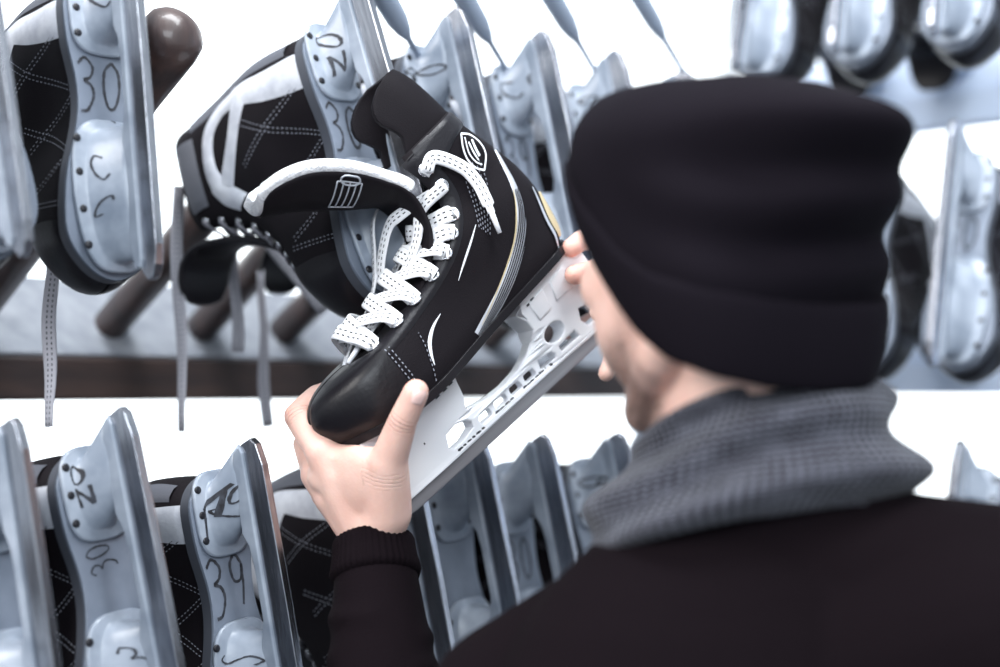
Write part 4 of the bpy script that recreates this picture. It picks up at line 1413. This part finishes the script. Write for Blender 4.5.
# beard shadow on jaw and upper lip, pinker knuckles and ears: the skin's own colour
me = bo.data
ca = me.attributes.new('beard', 'FLOAT', 'POINT'); fa = me.attributes.new('flush', 'FLOAT', 'POINT')
co = np.empty(len(me.vertices) * 3); me.vertices.foreach_get('co', co); co = co.reshape(-1, 3)
rel = co - np.array(HEAD)
F_, R_, U_ = rel @ np.array(HF), rel @ np.array(HR), rel @ np.array(HU)
def sst(a, b, x):
    t = np.clip((x - a) / (b - a), 0, 1); return t * t * (3 - 2 * t)
line = -0.066 + 0.35 * (0.045 - F_) * (F_ < 0.045)                 # cheek line rises to the sideburn
be = sst(0.012, -0.014, U_ - line) * sst(0.006, 0.026, F_) * sst(-0.150, -0.125, U_)
side = sst(-0.004, 0.006, F_) * sst(0.030, 0.018, F_) * sst(0.02, 0.0, U_) * sst(0.050, 0.06, np.abs(R_))
be = np.clip(np.maximum(be * 0.85, side * 0.35 * (U_ > -0.12)), 0, 0.85)
lips = sst(0.084, 0.092, F_) * sst(0.024, 0.018, np.abs(R_)) * sst(-0.080, -0.074, U_) * sst(-0.056, -0.062, U_)
be = be * (1 - lips) * sst(0.2, 0.16, np.linalg.norm(rel, axis=1))
ca.data.foreach_set('value', be.astype(np.float32))
fl = lips * 0.5
def blot(p, r, k):
    d = np.linalg.norm(co - np.array(p), axis=1)
    return k * np.exp(-(d / r) ** 2)
for p, r, k in [(Lidx[1], 0.014, 0.40), (Lidx[0], 0.015, 0.28), (Lmid[0], 0.014, 0.3), (Lth[2], 0.010, 0.25), (Lth[3], 0.014, 0.40), (Lidx[3], 0.014, 0.4),
                (Ridx[3], 0.016, 0.55), (Rmid[3], 0.016, 0.55), (Ridx[1], 0.016, 0.35), (Rmid[1], 0.016, 0.3), (hd(-0.01, -0.08, -0.02), 0.03, 0.3), (hd(0.11, 0, -0.03), 0.02, 0.3)]:
    fl = np.maximum(fl, blot(p, r, k))
fa.data.foreach_set('value', fl.astype(np.float32))
ct = me.attributes.new('crease_t', 'FLOAT', 'POINT'); cmk = me.attributes.new('crease_m', 'FLOAT', 'POINT')
T_ = np.zeros(len(co)); M_ = np.zeros(len(co))
for p, q, at, sp, k in ((Lth[1], Lth[3], 0.60, 0.0055, 1.0), (Lth[0], Lth[1], 0.80, 0.006, 0.4), (Lidx[0], Lidx[1], 0.95, 0.006, 0.8), (Lmid[0], Lmid[1], 0.95, 0.006, 0.8),
                       (Ridx[1], Ridx[3], 0.45, 0.005, 0.8), (Rmid[1], Rmid[3], 0.45, 0.005, 0.8)):
    ax = np.array((q - p).normalized()); t0 = (q - p).length * at
    c0 = np.array(p) + ax * t0
    t = (co - c0) @ ax
    rad = np.linalg.norm((co - c0) - np.outer(t, ax), axis=1)
    m = k * np.exp(-(t / sp) ** 2) * (rad < 0.021)
    sel = m > M_
    T_[sel] = t[sel] + 0.01; M_[sel] = m[sel]
ct.data.foreach_set('value', T_.astype(np.float32)); cmk.data.foreach_set('value', M_.astype(np.float32))
own(bo)

# thumb nail
def nail(tip, prev, facing, name='thumb_nail', L=0.0125, wd=0.0115, r=0.0108):
    ax = (tip - prev).normalized()
    nrm = (facing - ax * facing.dot(ax)).normalized(); sd = ax.cross(nrm)
    tree = BVHTree.FromObject(bo, bpy.context.evaluated_depsgraph_get())
    mb = MB(); rows = []
    c0 = tip + ax * 0.0005
    for i in range(9):
        t = i / 8 * 2 - 1
        hw = wd / 2 * (1 - 0.30 * max(0, -t) ** 2.5 - 0.30 * max(0, t) ** 3)
        row = []
        for j in range(9):
            s = j / 8 * 2 - 1
            p = c0 + ax * (t * L / 2) + sd * (s * hw) + nrm * 0.03
            h = tree.ray_cast(p, -nrm)
            q = h[0] if h[0] is not None else p - nrm * 0.02
            row.append(q + nrm * (0.0011 if abs(s) < 0.95 and i not in (0,) else -0.0004))
        rows.append(row)
    mb.grid(rows)
    return own(mb.build(name, 'nail', None))
toward = (Vector((0, 0, CAM_H)) - Lth[3]).normalized()
nail(Lth[3], Lth[2], (toward + Vector((0.5, 0, 0.35))).normalized())

# eyes, brows
for s in (-1, 1):
    mb = MB(); mb.ellipsoid(hd(0.074, s * 0.031, 0.0), [HF * 0.0125, HR * 0.0125, HU * 0.0125], 16, 12)
    mb.cur = 1
    mb.ellipsoid(hd(0.0845, s * 0.032, -0.001), [HF * 0.0030, HR * 0.0058, HU * 0.0058], 14, 8)
    own(mb.build('eye', ['eye_white', 'iris'], None))
    mb = MB(); mb.tube([hd(0.0905, s * 0.014, 0.022), hd(0.087, s * 0.030, 0.026), hd(0.075, s * 0.047, 0.022)], [0.003, 0.0035, 0.002], 8)
    own(mb.build('eyebrow', 'hair_dark', None))
# short hair under the hat, down to the nape
mb = MB(); rows = []
for v in np.linspace(0, 1, 8):
    row = []
    for k in range(29):
        th = R(96 + (264 - 96) * k / 28)
        low = -0.062 - 0.040 * max(0, -math.cos(th)) 
        u = -0.03 + (low + 0.03) * v
        rr = 1.0 - 0.10 * v * max(0, -math.cos(th))
        row.append(hd(-0.006 + 0.060 * rr * math.cos(th), 0.074 * rr * math.sin(th), u))
    rows.append(row)
mb.grid(rows)
hair = own(mb.build('hair', 'hair_dark', None, mods=[('SOLIDIFY', dict(thickness=0.004, offset=0)), ('SUBSURF', dict(levels=1, render_levels=1))]))

# ---- beanie
def knit_hat():
    mb = MB()
    def rim(th):
        c = abs((th + PI) % (2 * PI) - PI) * 180 / PI
        return float(np.interp(c, [0, 30, 50, 65, 80, 95, 110, 130, 155, 180], [0.034, 0.030, 0.014, -0.008, -0.036, -0.066, -0.086, -0.099, -0.107, -0.109]))
    prof = cr([(0.0, 0.0, 0.0), (0.10, 0.006, 0), (0.25, 0.011, 0), (0.42, 0.013, 0.002), (0.58, 0.012, 0.005), (0.74, 0.008, 0.006), (0.87, -0.004, 0.007), (0.945, -0.024, 0.008), (0.98, -0.052, 0.008), (1.0, -0.088, 0.008)], 5)
    rows = []; nk = 96
    for v, grow, shift in prof:
        row = []
        for k in range(nk):
            th = 2 * PI * k / nk
            a, b = 0.092 + grow, 0.087 + grow
            if v > 0.9: a, b = max(a, 0.004), max(b, 0.003)
            nape = max(0, math.cos(th - PI)) ** 1.5
            a += nape * float(np.interp(v, [0, 0.3, 0.55, 0.8, 0.9], [-0.030, -0.028, -0.010, 0.008, 0.007]))
            b -= max(0, math.sin(th)) ** 0.7 * float(np.interp(v, [0, 0.35, 0.6, 0.8], [0.012, 0.012, 0.002, 0.0]))
            f, r = a * math.cos(th), b * math.sin(th)
            top = 0.100 + 0.016 * math.cos(th) * min(1, a / 0.085)
            z = rim(th) + (top - rim(th)) * v ** 0.93
            # folds at the back of the head
            back = max(0, math.cos(th - PI * 0.98)) ** 1.5
            fold = back * (0.0075 * math.sin(v * 26 + 0.9 * math.sin(th * 2)) * math.exp(-((v - 0.42) / 0.28) ** 2) + 0.016 * math.exp(-((v - 0.80) / 0.10) ** 2))
            wob = 0.0018 * math.sin(3 * th + 9 * v) * (v > 0.2) + 0.0015 * math.sin(7 * th - 6 * v)
            q = 1 + (fold + wob) / max(0.02, math.hypot(f, r))
            row.append(hd(-0.012 - shift + f * q, r * q, z))
        rows.append(row)
    mb.grid(rows, close_u=True, cap1=True)
    hat = own(mb.build('beanie', 'hat_knit', None, mods=[('SOLIDIFY', dict(thickness=0.004, offset=1)), ('SUBSURF', dict(levels=1, render_levels=1))]))
    mb = MB(); rows = []
    for v, off in ((0.02, 0.001), (-0.012, 0.003), (-0.016, 0.007), (0.0, 0.0095), (0.08, 0.0105), (0.17, 0.0105), (0.235, 0.0095), (0.25, 0.007), (0.24, 0.003), (0.21, 0.001)):
        row = []
        for k in range(nk):
            th = 2 * PI * k / nk
            g = float(np.interp(v, [0, .1, .25], [0.0, 0.006, 0.011]))
            a, b = 0.092 + g + off, 0.087 + g + off
            a -= 0.030 * max(0, math.cos(th - PI)) ** 1.5
            b -= 0.012 * max(0, math.sin(th)) ** 0.7
            z = rim(th) + 0.050 * max(-0.02, v) / 0.25
            w = 0.0012 * math.sin(5 * th + 2 * v)
            row.append(hd(-0.012 + (a + w) * math.cos(th), (b + w) * math.sin(th), z))
        rows.append(row)
    mb.grid(rows, close_u=True, close_v=True)
    c = mb.build('cuff', 'hat_knit', None, mods=[('SUBSURF', dict(levels=1, render_levels=1))])
    c.parent = hat; c.matrix_parent_inverse = man.matrix_world.inverted()
    c.matrix_parent_inverse = (man.matrix_world @ hat.matrix_parent_inverse).inverted() @ Matrix.Identity(4)
    return hat
hat = knit_hat()

# ---- scarf: a thick loop round the neck, rolled at the top, resting on the shoulders
def scarf():
    mb = MB(); rows = []; uvs = []
    top = W(764, 404, 0.915); bot = W(750, 532, 0.915)
    nk = 110
    prof = cr([(0.30, 0.056, 0), (0.10, 0.060, 0), (-0.02, 0.064, 0), (-0.05, 0.070, 0), (0.04, 0.078, 1), (0.20, 0.085, 1), (0.42, 0.093, 1), (0.62, 0.102, 1), (0.80, 0.108, 1), (0.95, 0.106, 1), (1.04, 0.096, 1), (1.00, 0.085, 0)], 5)
    for i, (v, r, o) in enumerate(prof):
        c = top.lerp(bot, v)
        row = []
        for k in range(nk):
            th = 2 * PI * k / nk
            # th 0 = photo right (+x), PI/2 = away
            tilt = 0.016 * math.cos(th) * (1 - v) - 0.012 * math.cos(th + 0.3) * 0 + 0.012 * math.sin(th) * (v - 0.5)
            bul = 0.007 * math.exp(-((th - 5.9) / 0.5) ** 2) * math.exp(-((v - 0.62) / 0.22) ** 2) + 0.007 * math.exp(-((th + 0.38) / 0.5) ** 2) * math.exp(-((v - 0.62) / 0.22) ** 2)
            fold = o * (0.0060 * math.sin(v * 13 + th * 2.0 + 0.8 * math.sin(th * 3)) + 0.0035 * math.sin(v * 7 - th * 3 + 1))
            drop = -0.018 * max(0, -math.cos(th)) ** 1.5 * max(0, v - 0.25) * 1.3 + 0.014 * max(0, math.cos(th)) * v + max(0, -math.sin(th)) * (0.012 + 0.014 * v)
            rr = (r * 0.97 + fold + bul) * (1.0 + 0.10 * max(0, -math.cos(th)) * v)
            row.append(c + Vector((rr * math.cos(th), 0.86 * rr * math.sin(th), tilt + drop)))
            uvs.append((k / nk * 4.5, i / len(prof) * 1.9))
        rows.append(row)
    mb.grid(rows, close_u=True, uvs=uvs)
    return own(mb.build('scarf', 'scarf_knit', None, mods=[('SOLIDIFY', dict(thickness=0.008, offset=-1)), ('SUBSURF', dict(levels=1, render_levels=1))]))
sc = scarf()

# ---- sweater
sw = MB()
sw.capsule(SL, NB - UP * 0.045, 0.068, 0.062, 22); sw.capsule(SR, NB - UP * 0.045, 0.068, 0.062, 22)
sw.capsule(SL + TR * 0.03 - UP * 0.02, SR - TR * 0.03 - UP * 0.02, 0.078, 0.078, 24)
sw.ellipsoid(bt(0.01, 0, 1.24), [TR * 0.185, TF * 0.122, UP * 0.20], 30, 20)
sw.ellipsoid(bt(0.005, 0, 1.05), [TR * 0.170, TF * 0.118, UP * 0.20], 30, 20)
sw.ellipsoid(bt(0.0, 0, 0.92), [TR * 0.172, TF * 0.122, UP * 0.10], 30, 20)
sw.capsule(NB - UP * 0.010 + TR * 0.004 + TF * 0.006, NB - UP * 0.006 + TR * 0.045 + TF * 0.006, 0.068, 0.068, 22)
WLc = WL.lerp(EL, 0.02); WRc = WR.lerp(ER, 0.10)
sw.capsule(SL, EL, 0.064, 0.052, 22); sw.capsule(EL, WL.lerp(EL, 0.16), 0.052, 0.034, 22)
sw.capsule(SR, ER, 0.064, 0.052, 22); sw.capsule(ER, WR.lerp(ER, 0.2), 0.052, 0.034, 22)
rs = random.Random(5)
for a, b, ra, rb, ts in ((EL, WL, 0.051, 0.034, (0.30, 0.42, 0.55, 0.66)),):                # soft folds on the forearm
    for t in ts:
        p = a.lerp(b, t); r = ra + (rb - ra) * t
        sd = (b - a).normalized().orthogonal().normalized()
        q = Quaternion((b - a).normalized(), rs.uniform(0, 6.28))
        for k in range(10):
            th0, th1 = k / 10 * 4.2, (k + 1) / 10 * 4.2
            d0 = Quaternion((b - a).normalized(), th0) @ (q @ sd); d1 = Quaternion((b - a).normalized(), th1) @ (q @ sd)
            sh = (b - a).normalized() * 0.010
            sw.capsule(p + d0 * (r - 0.003) + sh * math.sin(th0), p + d1 * (r - 0.003) + sh * math.sin(th1), 0.006, 0.006, 8)
so = remeshed(sw, 'sweater', 'sweater_knit', 0.0048, 5)
own(so)
# ribbed cuffs
for wp, el, t0, t1, r0, r1 in ((WL, EL, 0.015, 0.175, 0.0315, 0.0355), (WR, ER, 0.03, 0.22, 0.0315, 0.0355)):
    mb = MB(); rows = []
    ax = (el - wp).normalized(); s0 = ax.orthogonal().normalized(); s1 = ax.cross(s0)
    for t, dr in ((t0 + 0.02, -0.006), (t0, -0.003), (t0 - 0.004, 0.0), (t0 + 0.012, 0.0015), (t0 + 0.05, 0.001), ((t0 + t1) / 2, 0.001), (t1 - 0.03, 0.002), (t1, -0.001), (t1, -0.006)):
        c = wp.lerp(el, t); r = r0 + (r1 - r0) * (t - t0) / (t1 - t0) + dr
        rows.append([c + (s0 * math.cos(2*PI*k/168) + s1 * math.sin(2*PI*k/168)) * (r + 0.0006 * math.cos(k * PI / 2)) for k in range(168)])
    mb.grid(rows, close_u=True)
    c = mb.build('cuff', 'sweater_knit', None)
    c.parent = so; c.matrix_parent_inverse = (man.matrix_world @ so.matrix_parent_inverse).inverted()
# trousers and shoes, below the frame
tr = MB()
tr.ellipsoid(bt(0, 0, 0.90), [TR * 0.168, TF * 0.118, UP * 0.12], 26, 16)
for s in (-1, 1):
    tr.capsule(bt(0, s * 0.085, 0.86), bt(0.03, s * 0.10, 0.48), 0.092, 0.070, 20)
    tr.capsule(bt(0.03, s * 0.10, 0.48), bt(-0.01, s * 0.11, 0.10), 0.070, 0.058, 20)
own(remeshed(tr, 'trousers', 'denim', 0.010, 4))
for s in (-1, 1):
    mb = MB(); rows = []
    for z, g in ((0.0, 0.0), (0.012, 0.003), (0.03, 0.003), (0.05, -0.002), (0.075, -0.010), (0.10, -0.014)):
        row = []
        for k in range(36):
            th = 2 * PI * k / 36
            f = 0.145 * math.cos(th) * (1 if z < 0.05 else (1 - (z - 0.05) * 9 * (math.cos(th) > 0)))
            row.append(bt(0.05 + f * (1 + g * 4), s * 0.115 + (0.050 + g) * math.sin(th) * (1 - 0.15 * math.cos(th)), z))
        rows.append(row)
    mb.grid(rows, close_u=True, cap0=True, cap1=True)
    own(mb.build('shoe', 'shoe_black', None, mods=[('SUBSURF', dict(levels=1, render_levels=1))]))
tag(man, 'man in black beanie, grey knitted scarf and black sweater holding up a black skate', 'person')
vs = scene.view_settings
vs.view_transform = 'Standard'
vs.look = 'None'
vs.exposure = EXPOSURE
vs.gamma = 1.0
vs.use_curve_mapping = False
scene.cycles.use_denoising = True
scene.cycles.max_bounces = 6
scene.cycles.caustics_reflective = False
scene.cycles.caustics_refractive = False
